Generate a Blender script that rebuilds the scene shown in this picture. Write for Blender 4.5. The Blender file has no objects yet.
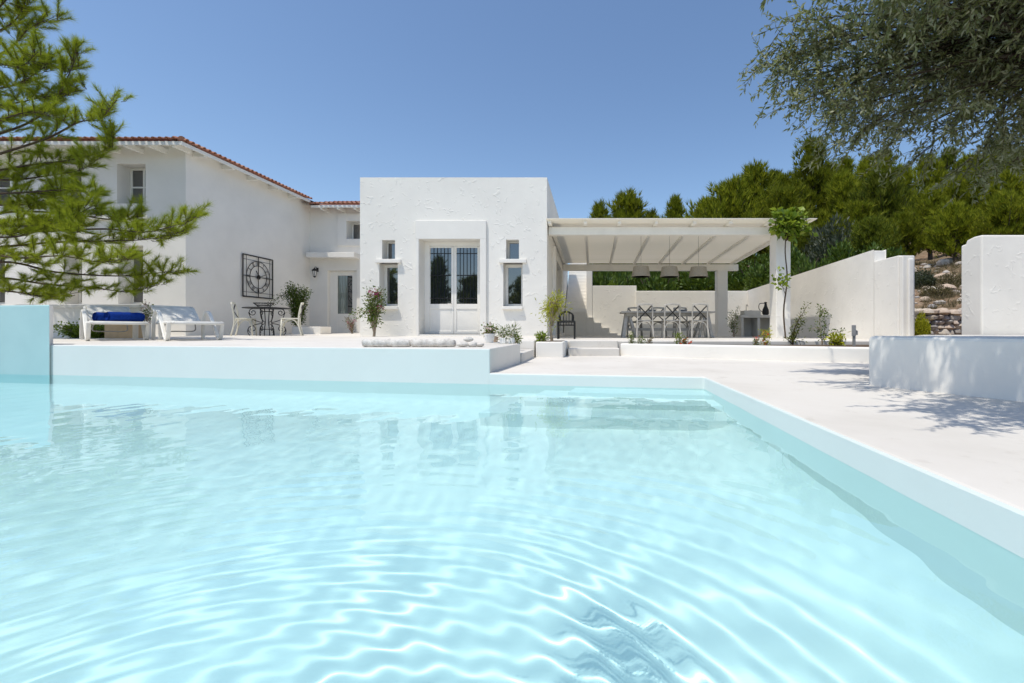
import bpy, math, random
import numpy as np
from mathutils import Vector, Matrix

SC = bpy.context.scene
COL = SC.collection
PI = math.pi
EYE = 0.62            # camera height above the pool water (z = 0)
F = 455.1             # focal length in pixels, used to read sizes off the survey
VX, VY = 593.0, 330.0


def P(px, py, Y):
    """real point at distance Y metres behind picture position px,py"""
    return Vector(((px - VX) / F * Y, Y, EYE + (VY - py) / F * Y))


def X(px, Y):
    return (px - VX) / F * Y


def Z(py, Y):
    return EYE + (VY - py) / F * Y


def terr(Y):          # paved terrace falls gently to the pool
    return 0.362 + 0.0085 * Y


DECK = 0.13
PERG = 0.40

# ------------------------------------------------------------------ materials


class NT:
    def __init__(s, name):
        s.m = bpy.data.materials.new(name)
        s.m.use_nodes = True
        s.t = s.m.node_tree
        s.n = s.t.nodes
        s.b = s.n['Principled BSDF']
        s.out = s.n['Material Output']

    def new(s, typ, **kw):
        n = s.n.new(typ)
        for k, v in kw.items():
            if k.startswith('i_'):
                n.inputs[k[2:]].default_value = v
            else:
                setattr(n, k, v)
        return n

    def link(s, a, b):
        s.t.links.new(a, b)

    def coords(s):
        return s.new('ShaderNodeTexCoord').outputs['Object']

    def noise(s, scale, detail=4, rough=.55, dist=0, vec=None):
        n = s.new('ShaderNodeTexNoise')
        n.inputs['Scale'].default_value = scale
        n.inputs['Detail'].default_value = detail
        n.inputs['Roughness'].default_value = rough
        n.inputs['Distortion'].default_value = dist
        s.link(vec or s.coords(), n.inputs['Vector'])
        return n.outputs['Fac']

    def ramp(s, fac, stops):
        r = s.new('ShaderNodeValToRGB')
        e = r.color_ramp.elements
        while len(e) < len(stops):
            e.new(.5)
        for i, (p, c) in enumerate(stops):
            e[i].position = p
            e[i].color = (*c, 1) if len(c) == 3 else c
        s.link(fac, r.inputs['Fac'])
        return r.outputs['Color']

    def math(s, op, a, b=None, c=None):
        n = s.new('ShaderNodeMath', operation=op)
        for i, v in enumerate((a, b, c)):
            if v is None:
                continue
            if isinstance(v, (int, float)):
                n.inputs[i].default_value = v
            else:
                s.link(v, n.inputs[i])
        return n.outputs[0]

    def mix(s, fac, a, b):
        n = s.new('ShaderNodeMix', data_type='RGBA')
        if isinstance(fac, (int, float)):
            n.inputs[0].default_value = fac
        else:
            s.link(fac, n.inputs[0])
        for i, v in ((6, a), (7, b)):
            if isinstance(v, (tuple, list)):
                n.inputs[i].default_value = (*v, 1)
            else:
                s.link(v, n.inputs[i])
        return n.outputs[2]

    def bump(s, h, strength=.3, dist=.01):
        b = s.new('ShaderNodeBump')
        b.inputs['Strength'].default_value = strength
        b.inputs['Distance'].default_value = dist
        s.link(h, b.inputs['Height'])
        s.link(b.outputs['Normal'], s.b.inputs['Normal'])
        return b

    def col(s, c):
        if isinstance(c, (tuple, list)):
            s.b.inputs['Base Color'].default_value = (*c, 1)
        else:
            s.link(c, s.b.inputs['Base Color'])

    def set(s, rough=.6, spec=.4, metal=0):
        s.b.inputs['Roughness'].default_value = rough
        s.b.inputs['Specular IOR Level'].default_value = spec
        s.b.inputs['Metallic'].default_value = metal


def mat_stucco(name, c, strokes=1.0, var=.05, rough=.85):
    m = NT(name)
    co = m.coords()
    big = m.noise(.9, 5, .6, 0, co)
    fine = m.noise(45, 3, .6, 0, co)
    d = tuple(max(0, v * (1 - var * 1.6)) for v in c)
    dirt = m.ramp(big, [(.30, d), (.62, c)])
    m.col(dirt)
    m.set(rough, .25)
    # trowel strokes: short curved ridges along contours of a warped noise
    n1 = m.noise(4.0, 2, .5, .5, co)
    r = m.math('ABSOLUTE', m.math('SUBTRACT', n1, .5))
    ridge = m.math('MAXIMUM', m.math('SUBTRACT', 1.0, m.math('MULTIPLY', r, 21.0)), 0.0)
    mk = m.noise(5.5, 2, .5, 0, co)
    mask = m.ramp(mk, [(.54, (0, 0, 0)), (.60, (1, 1, 1))])
    st = m.math('MULTIPLY', ridge, mask)
    h = m.math('ADD', m.math('MULTIPLY', st, .9 * strokes), m.math('ADD', m.math('MULTIPLY', fine, .05), m.math('MULTIPLY', m.noise(6, 3, .5, 0, co), .25)))
    m.bump(h, .5, .0145)
    return m.m


def mat_plain(name, c, rough=.5, spec=.4, metal=0, var=.12, scale=6, bump=.12, bdist=.004):
    m = NT(name)
    co = m.coords()
    n = m.noise(scale, 5, .6, 0, co)
    d = tuple(v * (1 - var) for v in c)
    l = tuple(min(1, v * (1 + var)) for v in c)
    m.col(m.ramp(n, [(.3, d), (.7, l)]))
    m.set(rough, spec, metal)
    if bump:
        m.bump(m.noise(scale * 8, 3, .6, 0, co), bump, bdist)
    return m.m


def mat_leaf(name, cols, rough=.5, trans=.25, spec=.35):
    """per-leaf colour variation through Random Per Island"""
    m = NT(name)
    g = m.new('ShaderNodeNewGeometry')
    k = len(cols)
    c = m.ramp(g.outputs['Random Per Island'], [((i + .5) / k, q) for i, q in enumerate(cols)])
    oi = m.new('ShaderNodeObjectInfo')
    br_ = m.math('MULTIPLY_ADD', oi.outputs['Random'], .55, .74)
    vm = m.new('ShaderNodeVectorMath', operation='SCALE')
    m.link(c, vm.inputs[0])
    m.link(br_, vm.inputs['Scale'])
    if 'needles' in name and 'bright' not in name:
        c = vm.outputs[0]
    m.col(c)
    m.set(rough, spec)
    if trans > 0 and name.startswith('thin_white'):
        br = c
    if trans > 0:
        t = m.new('ShaderNodeBsdfTranslucent')
        if not name.startswith('thin_white'):
            br = m.mix(.35, c, (.25, .32, .02))
        m.link(br, t.inputs['Color'])
        mx = m.new('ShaderNodeMixShader')
        mx.inputs[0].default_value = trans
        m.link(m.b.outputs[0], mx.inputs[1])
        m.link(t.outputs[0], mx.inputs[2])
        m.link(mx.outputs[0], m.out.inputs['Surface'])
    return m.m


def mat_paving():
    m = NT('white_paving')
    co = m.coords()
    a = m.noise(.7, 6, .62, .3, co)
    b = m.noise(5, 5, .65, 0, co)
    c = m.noise(60, 3, .6, 0, co)
    base = m.ramp(a, [(.25, (.57, .535, .48)), (.5, (.66, .625, .57)), (.75, (.70, .67, .62))])
    sp = m.ramp(b, [(.28, (.62, .585, .54)), (.40, (1, 1, 1))])
    mul = m.new('ShaderNodeMix', data_type='RGBA', blend_type='MULTIPLY')
    mul.inputs[0].default_value = .32
    m.link(base, mul.inputs[6])
    m.link(sp, mul.inputs[7])
    m.col(mul.outputs[2])
    m.set(.75, .3)
    m.bump(m.math('ADD', m.math('MULTIPLY', b, .6), m.math('MULTIPLY', c, .25)), .35, .006)
    return m.m


def mat_pool(name, c, c2):
    m = NT(name)
    co = m.coords()
    a = m.noise(.8, 5, .6, .2, co)
    b = m.noise(30, 3, .6, 0, co)
    m.col(m.ramp(a, [(.3, c2), (.7, c)]))
    m.set(.6, .3)
    m.bump(b, .15, .004)
    return m.m


def mat_water():
    m = NT('pool_water')
    m.n.remove(m.b)
    g = m.new('ShaderNodeBsdfGlass')
    g.inputs['IOR'].default_value = 1.333
    g.inputs['Roughness'].default_value = 0.0
    g.inputs['Color'].default_value = (.80, .975, 1.0, 1)
    m.link(g.outputs[0], m.out.inputs['Surface'])
    return m.m


def mat_glass(name, c=(.012, .016, .018), rough=.02):
    m = NT(name)
    co = m.coords()
    n = m.noise(1.3, 2, .5, 0, co)
    m.col(m.ramp(n, [(.3, c), (.7, tuple(v * 1.8 for v in c))]))
    m.set(rough, .5)
    m.b.inputs['IOR'].default_value = 2.6
    m.bump(n, .02, .02)
    return m.m


def mat_rock(name, cols, scale=3):
    m = NT(name)
    g = m.new('ShaderNodeNewGeometry')
    co = m.coords()
    k = len(cols)
    c = m.ramp(g.outputs['Random Per Island'], [((i + .5) / k, q) for i, q in enumerate(cols)])
    n = m.noise(scale * 4, 6, .65, .2, co)
    mul = m.new('ShaderNodeMix', data_type='RGBA', blend_type='MULTIPLY')
    mul.inputs[0].default_value = .6
    m.link(c, mul.inputs[6])
    m.link(m.ramp(n, [(.3, (.45, .42, .4)), (.6, (1, 1, 1))]), mul.inputs[7])
    m.col(mul.outputs[2])
    m.set(.9, .2)
    m.bump(n, .6, .02)
    return m.m


def mat_earth():
    m = NT('dry_earth')
    co = m.coords()
    a = m.noise(.5, 6, .65, .4, co)
    b = m.noise(4, 6, .7, 0, co)
    c = m.ramp(b, [(.3, (.10, .065, .04)), (.5, (.25, .17, .11)), (.7, (.40, .32, .24))])
    g = m.ramp(a, [(.45, (0, 0, 0)), (.6, (1, 1, 1))])
    m.col(m.mix(g, c, (.19, .145, .095)))
    m.set(.95, .1)
    m.bump(b, .8, .08)
    return m.m


def mat_tile():
    m = NT('terracotta')
    co = m.coords()
    a = m.noise(2.2, 4, .6, 0, co)
    b = m.noise(14, 4, .6, 0, co)
    c = m.ramp(a, [(.3, (.28, .115, .07)), (.55, (.42, .20, .13)), (.75, (.55, .33, .23))])
    m.col(m.mix(m.math('MULTIPLY', b, .35), c, (.25, .10, .06)))
    m.set(.85, .2)
    m.bump(b, .3, .01)
    return m.m


M = dict(
    stucco=mat_stucco('white_stucco', (.85, .82, .755), 1.0),
    smooth=mat_stucco('smooth_white_plaster', (.84, .81, .75), .12),
    warm=mat_stucco('aged_white_plaster', (.83, .795, .73), .5, .07),
    trim=mat_plain('white_trim_paint', (.82, .80, .74), .55, .4, 0, .03, 3, .06),
    joinery=mat_plain('white_joinery_paint', (.85, .82, .755), .4, .45, 0, .03, 4, .05),
    timber=mat_plain('white_painted_timber', (.86, .83, .755), .6, .3, 0, .05, 3, .12),
    paving=mat_paving(),
    pool=mat_pool('pool_paint', (.84, .85, .825), (.81, .825, .80)),
    poolshade=mat_pool('shade_toned_pool_paint', (.79, .80, .76), (.74, .755, .715)),  # copy of the pool paint, darkened and warmed to offset blue light on walls
    poolblue=mat_pool('aqua_pool_paint', (.48, .67, .665), (.40, .59, .59)),
    glass=mat_glass('dark_window_glass'),
    pane=mat_glass('pale_curtained_glass', (.075, .10, .10), .06),
    iron=mat_plain('black_iron', (.014, .014, .015), .45, .5, .3, .2, 20, .1),
    resin=mat_plain('off_white_resin', (.74, .72, .66), .45, .4, 0, .05, 8, .08),
    sling=mat_plain('grey_sling_mesh', (.74, .715, .66), .8, .2, 0, .12, 14, .3),
    greymetal=mat_plain('grey_metal', (.36, .355, .345), .5, .5, .3, .1, 8, .05),
    blue=mat_plain('royal_blue_towelling', (.010, .045, .27), .95, .1, 0, .3, 40, .8, .01),
    cream=mat_plain('cream_chair_paint', (.72, .69, .58), .45, .4, 0, .05, 10, .08),
    greywood=mat_plain('weathered_grey_wood', (.42, .40, .36), .7, .25, 0, .18, 9, .25),
    rattan=mat_plain('grey_woven_cane', (.40, .35, .27), .9, .1, 0, .25, 60, .9, .012),
    concrete=mat_plain('grey_concrete', (.58, .555, .50), .8, .25, 0, .09, 3, .2),
    tile=mat_tile(),
    roofboard=mat_leaf('thin_white_roof_panels', [(.86, .825, .745), (.84, .81, .73), (.87, .835, .76)], .6, .42, .3),
    bark=mat_plain('grey_brown_bark', (.10, .075, .055), .95, .1, 0, .35, 12, .8, .02),
    twig=mat_plain('dark_twig', (.085, .062, .045), .95, .1, 0, .3, 20, .5, .01),
    palestem=mat_plain('pale_stem', (.36, .29, .21), .9, .15, 0, .2, 20, .5, .01),
    terra=mat_plain('clay_pot', (.45, .33, .24), .8, .2, 0, .12, 6, .2),
    ochre=mat_plain('ochre_clay', (.55, .40, .24), .8, .2, 0, .12, 6, .2),
    potwhite=mat_plain('white_pot', (.80, .79, .76), .6, .3, 0, .06, 8, .1),
    rock=mat_rock('pale_limestone', [(.62, .58, .52), (.74, .71, .66), (.55, .50, .44)], 6),
    rubble=mat_rock('rubble_stone', [(.55, .43, .33), (.62, .56, .48), (.44, .42, .40), (.66, .57, .47), (.38, .37, .38), (.56, .46, .38)], 4),
    earth=mat_earth(),
    soil=mat_plain('planting_soil', (.14, .10, .07), .95, .1, 0, .3, 20, .8, .02),
    lamp=mat_plain('frosted_lamp_glass', (.75, .74, .70), .25, .5, 0, .04, 6, .02),
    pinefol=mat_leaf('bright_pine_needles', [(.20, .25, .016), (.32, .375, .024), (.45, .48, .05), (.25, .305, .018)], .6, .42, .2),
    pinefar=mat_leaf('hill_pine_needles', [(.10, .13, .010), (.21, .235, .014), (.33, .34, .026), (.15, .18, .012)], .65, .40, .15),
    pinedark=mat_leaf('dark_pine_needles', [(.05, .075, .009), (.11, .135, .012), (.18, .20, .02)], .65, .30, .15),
    shrub=mat_leaf('dark_shrub_leaves', [(.035, .07, .008), (.07, .12, .015), (.11, .165, .02)], .5, .2),
    greyshrub=mat_leaf('grey_green_leaves', [(.055, .068, .042), (.085, .10, .065), (.04, .052, .03)], .6, .15),
    olive=mat_leaf('olive_leaves', [(.11, .12, .045), (.175, .185, .078), (.27, .28, .165), (.15, .163, .062), (.38, .38, .26)], .45, .36, .3),
    lime=mat_leaf('lime_green_leaves', [(.42, .42, .02), (.55, .54, .035), (.32, .35, .02)], .5, .35),
    vine=mat_leaf('vine_leaves', [(.16, .24, .018), (.27, .34, .03), (.11, .18, .014)], .45, .35),
    mid=mat_leaf('mid_green_leaves', [(.10, .15, .025), (.17, .22, .045), (.08, .12, .02)], .5, .25),
    dry=mat_leaf('dry_grass_blades', [(.30, .24, .14), (.22, .17, .10), (.15, .115, .075), (.12, .11, .05)], .8, .2),
    bract=mat_leaf('magenta_bracts', [(.42, .03, .16), (.30, .02, .13), (.50, .06, .20)], .6, .35),
    redfl=mat_leaf('red_petals', [(.55, .05, .02), (.62, .12, .05)], .6, .3),
    whitefl=mat_leaf('white_petals', [(.78, .76, .70), (.72, .70, .62)], .6, .3),
    pinkfl=mat_leaf('pale_pink_petals', [(.70, .52, .48), (.74, .62, .58)], .6, .3),
)

# ------------------------------------------------------------------ helpers


def tag(o, label=None, cat=None, group=None, kind=None):
    if label:
        o['label'] = label
    if cat:
        o['category'] = cat
    if group:
        o['group'] = group
    if kind:
        o['kind'] = kind
    return o


def empty(name, loc, label=None, cat=None, group=None, rz=0):
    o = bpy.data.objects.new(name, None)
    o.empty_display_size = .1
    COL.objects.link(o)
    o.location = loc
    o.rotation_euler = (0, 0, rz)
    return tag(o, label, cat, group)


def link_mesh(name, me, mat, parent=None, world=False, smooth=False, bevel=0):
    mats = mat if isinstance(mat, (list, tuple)) else [mat]
    for q in mats:
        me.materials.append(q)
    o = bpy.data.objects.new(name, me)
    COL.objects.link(o)
    if parent is not None:
        o.parent = parent
        if world:
            base = parent
            off = Vector((0, 0, 0))
            while base is not None:
                off += base.location
                base = base.parent
            o.location = -off
    if smooth:
        me.shade_smooth()
    if bevel:
        b = o.modifiers.new('bevel', 'BEVEL')
        b.width = bevel
        b.segments = 2
        b.limit_method = 'ANGLE'
        b.angle_limit = math.radians(35)
    return o


class MB:
    def __init__(s):
        s.v, s.f, s.mi = [], [], []

    def add(s, verts, faces, mi=0):
        k = len(s.v)
        s.v += [tuple(p) for p in verts]
        s.f += [tuple(i + k for i in q) for q in faces]
        s.mi += [mi] * len(faces)
        return s

    def box(s, x0, x1, y0, y1, z0, z1, mi=0, T=None):
        vs = [Vector(p) for p in ((x0, y0, z0), (x1, y0, z0), (x1, y1, z0), (x0, y1, z0), (x0, y0, z1), (x1, y0, z1), (x1, y1, z1), (x0, y1, z1))]
        if T is not None:
            vs = [T @ p for p in vs]
        return s.add(vs, [(3, 2, 1, 0), (4, 5, 6, 7), (0, 1, 5, 4), (1, 2, 6, 5), (2, 3, 7, 6), (3, 0, 4, 7)], mi)

    def prism(s, poly, z0, z1, mi=0, side_mi=None):
        """poly counter-clockwise; z0/z1 numbers or functions of (x,y)"""
        n = len(poly)
        fz0 = z0 if callable(z0) else (lambda x, y: z0)
        fz1 = z1 if callable(z1) else (lambda x, y: z1)
        vs = [(x, y, fz0(x, y)) for x, y in poly] + [(x, y, fz1(x, y)) for x, y in poly]
        s.add(vs, [tuple(range(n, 2 * n)), tuple(reversed(range(n)))], mi)
        k = len(s.v) - 2 * n
        for i in range(n):
            j = (i + 1) % n
            s.f.append((k + i, k + j, k + n + j, k + n + i))
            s.mi.append(side_mi[i] if side_mi else mi)
        return s

    def tube(s, pts, r, n=8, cap=True, mi=0):
        pts = [Vector(p) for p in pts]
        rs = r if isinstance(r, (list, tuple)) else [r] * len(pts)
        k = len(s.v)
        up = None
        for i, p in enumerate(pts):
            a = pts[max(0, i - 1)]
            b = pts[min(len(pts) - 1, i + 1)]
            t = (b - a)
            t = t.normalized() if t.length > 1e-9 else Vector((0, 0, 1))
            if up is None:
                up = Vector((0, 0, 1)) if abs(t.z) < .9 else Vector((1, 0, 0))
            u = (up - t * up.dot(t))
            u = u.normalized() if u.length > 1e-6 else t.orthogonal().normalized()
            up = u
            w = t.cross(u)
            for q in range(n):
                a_ = 2 * PI * q / n
                s.v.append(tuple(p + (u * math.cos(a_) + w * math.sin(a_)) * rs[i]))
        for i in range(len(pts) - 1):
            for q in range(n):
                q2 = (q + 1) % n
                s.f.append((k + i * n + q, k + i * n + q2, k + (i + 1) * n + q2, k + (i + 1) * n + q))
                s.mi.append(mi)
        if cap:
            s.f.append(tuple(k + q for q in reversed(range(n))))
            s.f.append(tuple(k + (len(pts) - 1) * n + q for q in range(n)))
            s.mi += [mi, mi]
        return s

    def strip(s, pts, w, t, axis=(0, 1, 0), mi=0):
        """flat band of width w (along axis) and thickness t following pts"""
        pts = [Vector(p) for p in pts]
        ax = Vector(axis).normalized()
        k = len(s.v)
        for i, p in enumerate(pts):
            d = (pts[min(len(pts) - 1, i + 1)] - pts[max(0, i - 1)]).normalized()
            nrm = d.cross(ax).normalized()
            for a, b in ((-1, -1), (1, -1), (1, 1), (-1, 1)):
                s.v.append(tuple(p + ax * (a * w / 2) + nrm * (b * t / 2)))
        for i in range(len(pts) - 1):
            for q in range(4):
                q2 = (q + 1) % 4
                s.f.append((k + i * 4 + q, k + i * 4 + q2, k + (i + 1) * 4 + q2, k + (i + 1) * 4 + q))
                s.mi.append(mi)
        s.f += [(k + 3, k + 2, k + 1, k), tuple(k + (len(pts) - 1) * 4 + q for q in range(4))]
        s.mi += [mi, mi]
        return s

    def lathe(s, prof, n=20, c=(0, 0, 0), mi=0):
        k = len(s.v)
        for r, z in prof:
            for q in range(n):
                a = 2 * PI * q / n
                s.v.append((c[0] + r * math.cos(a), c[1] + r * math.sin(a), c[2] + z))
        for i in range(len(prof) - 1):
            for q in range(n):
                q2 = (q + 1) % n
                s.f.append((k + i * n + q, k + i * n + q2, k + (i + 1) * n + q2, k + (i + 1) * n + q))
                s.mi.append(mi)
        s.f.append(tuple(k + q for q in reversed(range(n))))
        s.f.append(tuple(k + (len(prof) - 1) * n + q for q in range(n)))
        s.mi += [mi, mi]
        return s

    def ball(s, c, r, rng, sq=(1, 1, 1), jit=.15, nu=9, nv=6, mi=0):
        k = len(s.v)
        c = Vector(c)
        ph = [rng.uniform(0, 6) for _ in range(6)]
        for i in range(nv + 1):
            th = PI * i / nv
            for j in range(nu):
                a = 2 * PI * j / nu
                d = Vector((math.sin(th) * math.cos(a), math.sin(th) * math.sin(a), math.cos(th)))
                q = 1 + jit * (math.sin(3 * d.x + ph[0]) + math.sin(4 * d.y + ph[1]) + math.sin(3.5 * d.z + ph[2])) / 2
                s.v.append((c.x + d.x * r * q * sq[0], c.y + d.y * r * q * sq[1], c.z + d.z * r * q * sq[2]))
        for i in range(nv):
            for j in range(nu):
                j2 = (j + 1) % nu
                s.f.append((k + i * nu + j, k + (i + 1) * nu + j, k + (i + 1) * nu + j2, k + i * nu + j2))
                s.mi.append(mi)
        return s

    def mesh(s, name):
        me = bpy.data.meshes.new(name)
        me.from_pydata(s.v, [], s.f)
        if any(s.mi):
            me.polygons.foreach_set('material_index', s.mi)
        me.validate()
        me.update()
        return me

    def build(s, name, mat, parent=None, world=False, smooth=False, bevel=0):
        return link_mesh(name, s.mesh(name), mat, parent, world, smooth, bevel)


def tri_mesh(name, V, Fc):
    V = np.asarray(V, dtype=np.float32)
    Fc = np.asarray(Fc, dtype=np.int32)
    me = bpy.data.meshes.new(name)
    k = Fc.shape[1]
    me.vertices.add(len(V))
    me.vertices.foreach_set('co', V.ravel())
    me.loops.add(Fc.size)
    me.loops.foreach_set('vertex_index', Fc.ravel())
    me.polygons.add(len(Fc))
    me.polygons.foreach_set('loop_start', np.arange(0, Fc.size, k, dtype=np.int32))
    me.polygons.foreach_set('loop_total', np.full(len(Fc), k, dtype=np.int32))
    me.update(calc_edges=True)
    return me


def unit(a):
    return a / np.maximum(np.linalg.norm(a, axis=-1, keepdims=True), 1e-9)


def needles(P0, D, per, L, w, spread, rng):
    """thin triangles: brushes of `per` needles at points P0 pointing about D"""
    n = len(P0)
    p = np.repeat(P0, per, axis=0)
    d = unit(np.repeat(D, per, axis=0) + rng.normal(0, spread, (n * per, 3)))
    side = unit(np.cross(d, rng.normal(0, 1, (n * per, 3))))
    ll = (L * rng.uniform(.65, 1.15, n * per))[:, None]
    ww = (w * rng.uniform(.7, 1.2, n * per))[:, None]
    V = np.stack([p - side * ww / 2, p + side * ww / 2, p + d * ll], axis=1).reshape(-1, 3)
    return V, np.arange(len(V)).reshape(-1, 3)


def leaves(P0, D, L, w, rng, droop=.2, fold=.15):
    """diamond leaves at P0 pointing about D"""
    n = len(P0)
    d = unit(D + rng.normal(0, .35, (n, 3)) + np.array([0, 0, -droop]))
    side = unit(np.cross(d, unit(rng.normal(0, .6, (n, 3)) + np.array([0, 0, 1.0]))))
    nrm = np.cross(side, d)
    ll = (L * rng.uniform(.6, 1.2, n))[:, None]
    ww = (w * rng.uniform(.7, 1.2, n))[:, None]
    a = P0
    b = P0 + d * ll * .45 + side * ww / 2 + nrm * ww * fold
    c = P0 + d * ll
    e = P0 + d * ll * .45 - side * ww / 2 + nrm * ww * fold
    V = np.stack([a, b, c, e], axis=1).reshape(-1, 3)
    k = np.arange(n)[:, None] * 4
    Fc = np.concatenate([k + np.array([[0, 1, 2]]), k + np.array([[0, 2, 3]])], axis=0)
    return V, Fc


def curve_pts(pts, n):
    """Catmull-Rom through pts"""
    pts = [np.array(p, float) for p in pts]
    q = [2 * pts[0] - pts[1]] + pts + [2 * pts[-1] - pts[-2]]
    out = []
    m = len(pts) - 1
    for i in range(n + 1):
        t = i / n * m
        k = min(int(t), m - 1)
        u = t - k
        a, b, c, d = q[k], q[k + 1], q[k + 2], q[k + 3]
        out.append(.5 * ((2 * b) + (-a + c) * u + (2 * a - 5 * b + 4 * c - d) * u * u + (-a + 3 * b - 3 * c + d) * u ** 3))
    return np.array(out)


def copy_tree(o, parent=None):
    c = o.copy()
    COL.objects.link(c)
    c.parent = parent
    for ch in list(o.children):
        copy_tree(ch, c)
    return c


# ------------------------------------------------------------------ camera, sun, sky
cam = bpy.data.cameras.new('camera')
cam.lens = 16.0
cam.sensor_width = 36.0
cam.shift_x = -(VX - 512) / 1024
cam.shift_y = -(341.5 - VY) / 1024
cam.clip_start = .02
cam.clip_end = 2000
co = bpy.data.objects.new('camera', cam)
COL.objects.link(co)
co.location = (0, 0, EYE)
co.rotation_euler = (PI / 2, 0, 0)
SC.camera = co

SUNV = Vector((-.29, -.28, 1.0)).normalized()
sl = bpy.data.lights.new('sun', 'SUN')
sl.energy = 2.65
sl.angle = math.radians(.53)
sl.color = (1, .945, .85)
so = bpy.data.objects.new('sun', sl)
COL.objects.link(so)
so.rotation_euler = SUNV.to_track_quat('Z', 'Y').to_euler()
so.location = (0, 0, 30)
try:
    sl.cycles.is_caustics_light = True
except Exception as e:
    print('caustics light', e)

w = bpy.data.worlds.new('World')
SC.world = w
w.use_nodes = True
wn = w.node_tree.nodes
sky = wn.new('ShaderNodeTexSky')
sky.sky_type = 'NISHITA'
sky.sun_disc = False
sky.sun_elevation = math.asin(SUNV.z)
sky.sun_rotation = math.atan2(SUNV.x, SUNV.y)
sky.altitude = 100
sky.air_density = 1.0
sky.dust_density = .8
sky.ozone_density = 1.2
bg = wn['Background']
bg.inputs['Strength'].default_value = .12
hs = wn.new('ShaderNodeHueSaturation')
hs.inputs['Saturation'].default_value = 1.08
w.node_tree.links.new(sky.outputs[0], hs.inputs['Color'])
w.node_tree.links.new(hs.outputs[0], bg.inputs['Color'])

SC.view_settings.view_transform = 'Standard'
SC.view_settings.look = 'None'
SC.view_settings.exposure = 0.48
SC.view_settings.gamma = 1.0
SC.render.engine = 'CYCLES'
cy = SC.cycles
cy.use_denoising = True
cy.max_bounces = 10
cy.diffuse_bounces = 5
cy.glossy_bounces = 4
cy.transmission_bounces = 8
cy.transparent_max_bounces = 8
cy.sample_clamp_indirect = 6
cy.blur_glossy = .3

# ------------------------------------------------------------------ ground, deck, terrace, pool
RX = 1.17                                   # right pool wall


def farY(x):                                # far pool wall runs slightly aslant
    return 4.79 + (RX - x) * .171


LX, NY = -9.4, -4.0
CX = -1.177                                 # terrace corner
FLOORZ = -1.75

# lower deck round the pool
mb = MB()
mb.prism([(RX, NY), (14, NY), (14, 9.6), (-2.2, 9.6), (-2.2, farY(-2.2) + .08), (CX + .003, farY(CX) + .001), (RX, farY(RX))], -2.1, DECK, 0, [0, 0, 0, 0, 1, 1, 1])
mb.prism([(-14, -9), (14, -9), (14, NY - .003), (-14, NY - .003)], -2.1, DECK, 0, [0, 0, 1, 0])
mb.prism([(-14, NY), (LX, NY), (LX, 6.2), (-14, 6.2)], -2.1, DECK, 0, [0, 1, 0, 0])
tag(mb.build('pool_deck', [M['paving'], M['poolshade']], bevel=.016), kind='structure')

# upper terrace
mb = MB()
tp = [(-14.5, farY(-14.5)), (CX, farY(CX)), (-1.08, 6.76), (-1.46, 6.76), (-1.46, 8.12), (-1.05, 8.12), (-1.05, 13), (-1.15, 24), (-24, 24), (-24, 9)]
mb.prism(tp, -2.1, lambda x, y: terr(y), 0, [1, 2, 2, 2, 2, 2, 2, 2, 2, 2])
tag(mb.build('terrace', [M['paving'], M['poolshade'], M['warm']], bevel=.012), kind='structure')

# step from deck to terrace beside the planter
mb = MB()
mb.box(-1.455, -1.05, 6.77, 8.08, .10, .275)
tag(mb.build('terrace_step', M['paving'], bevel=.012), kind='structure')

# pool floor with coved edges, a closed grid that ends inside the walls
nx, ny = 90, 90
V = []
for j in range(ny + 1):
    for i in range(nx + 1):
        x = LX - .02 + (RX + .04 - LX) * i / nx
        y0, y1 = NY - .02, farY(x) + .02
        y = y0 + (y1 - y0) * j / ny
        de = min(x - LX, RX - x, y - NY, farY(x) - y)
        R = .32
        fz = -(.75 + .07 * (RX - x) + .05 * max(0, y - .8))
        z = fz
        if de < R:
            q = max(0., de) / R
            z = fz + R * (1 - math.sqrt(max(0, 1 - (1 - q) ** 2)))
        V.append((x, y, z))
Fq = [(j * (nx + 1) + i, j * (nx + 1) + i + 1, (j + 1) * (nx + 1) + i + 1, (j + 1) * (nx + 1) + i) for j in range(ny) for i in range(nx)]
pf = link_mesh('pool_floor', tri_mesh('pool_floor', V, Fq), M['pool'], smooth=True)
tag(pf, kind='structure')

# underwater steps in the far right corner
mb = MB()
dirf = Vector((-1, .171, 0)).normalized()
nrmf = Vector((-.171, -1, 0)).normalized()
for k, (zt, out, ln) in enumerate([(-.12, .38, 1.40), (-.36, .74, 1.75), (-.60, 1.10, 2.05)]):
    c = Vector((RX + .01, farY(RX + .01), 0))
    a = c - nrmf * .02
    b = c + dirf * ln - nrmf * .02
    mb.prism([(p.x, p.y) for p in (a, b, b + nrmf * out, Vector((RX + .01, (a + nrmf * out).y, 0)))][::1], FLOORZ - .1, zt - .001 * k)
for o in [mb.build('pool_steps', M['pool'], bevel=.02)]:
    tag(o, kind='structure')

# water: one closed body, its surface a dense rippled grid
rng = np.random.default_rng(5)


def spaced(stops):
    out = [stops[0][0]]
    for (a, s0), (b, s1) in zip(stops[:-1], stops[1:]):
        x = a
        while x < b - 1e-6:
            t = (x - a) / (b - a)
            x = min(b, x + s0 + (s1 - s0) * t)
            if b - x < s1 * .4:
                x = b
            out.append(x)
    return np.array(out)


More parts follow.
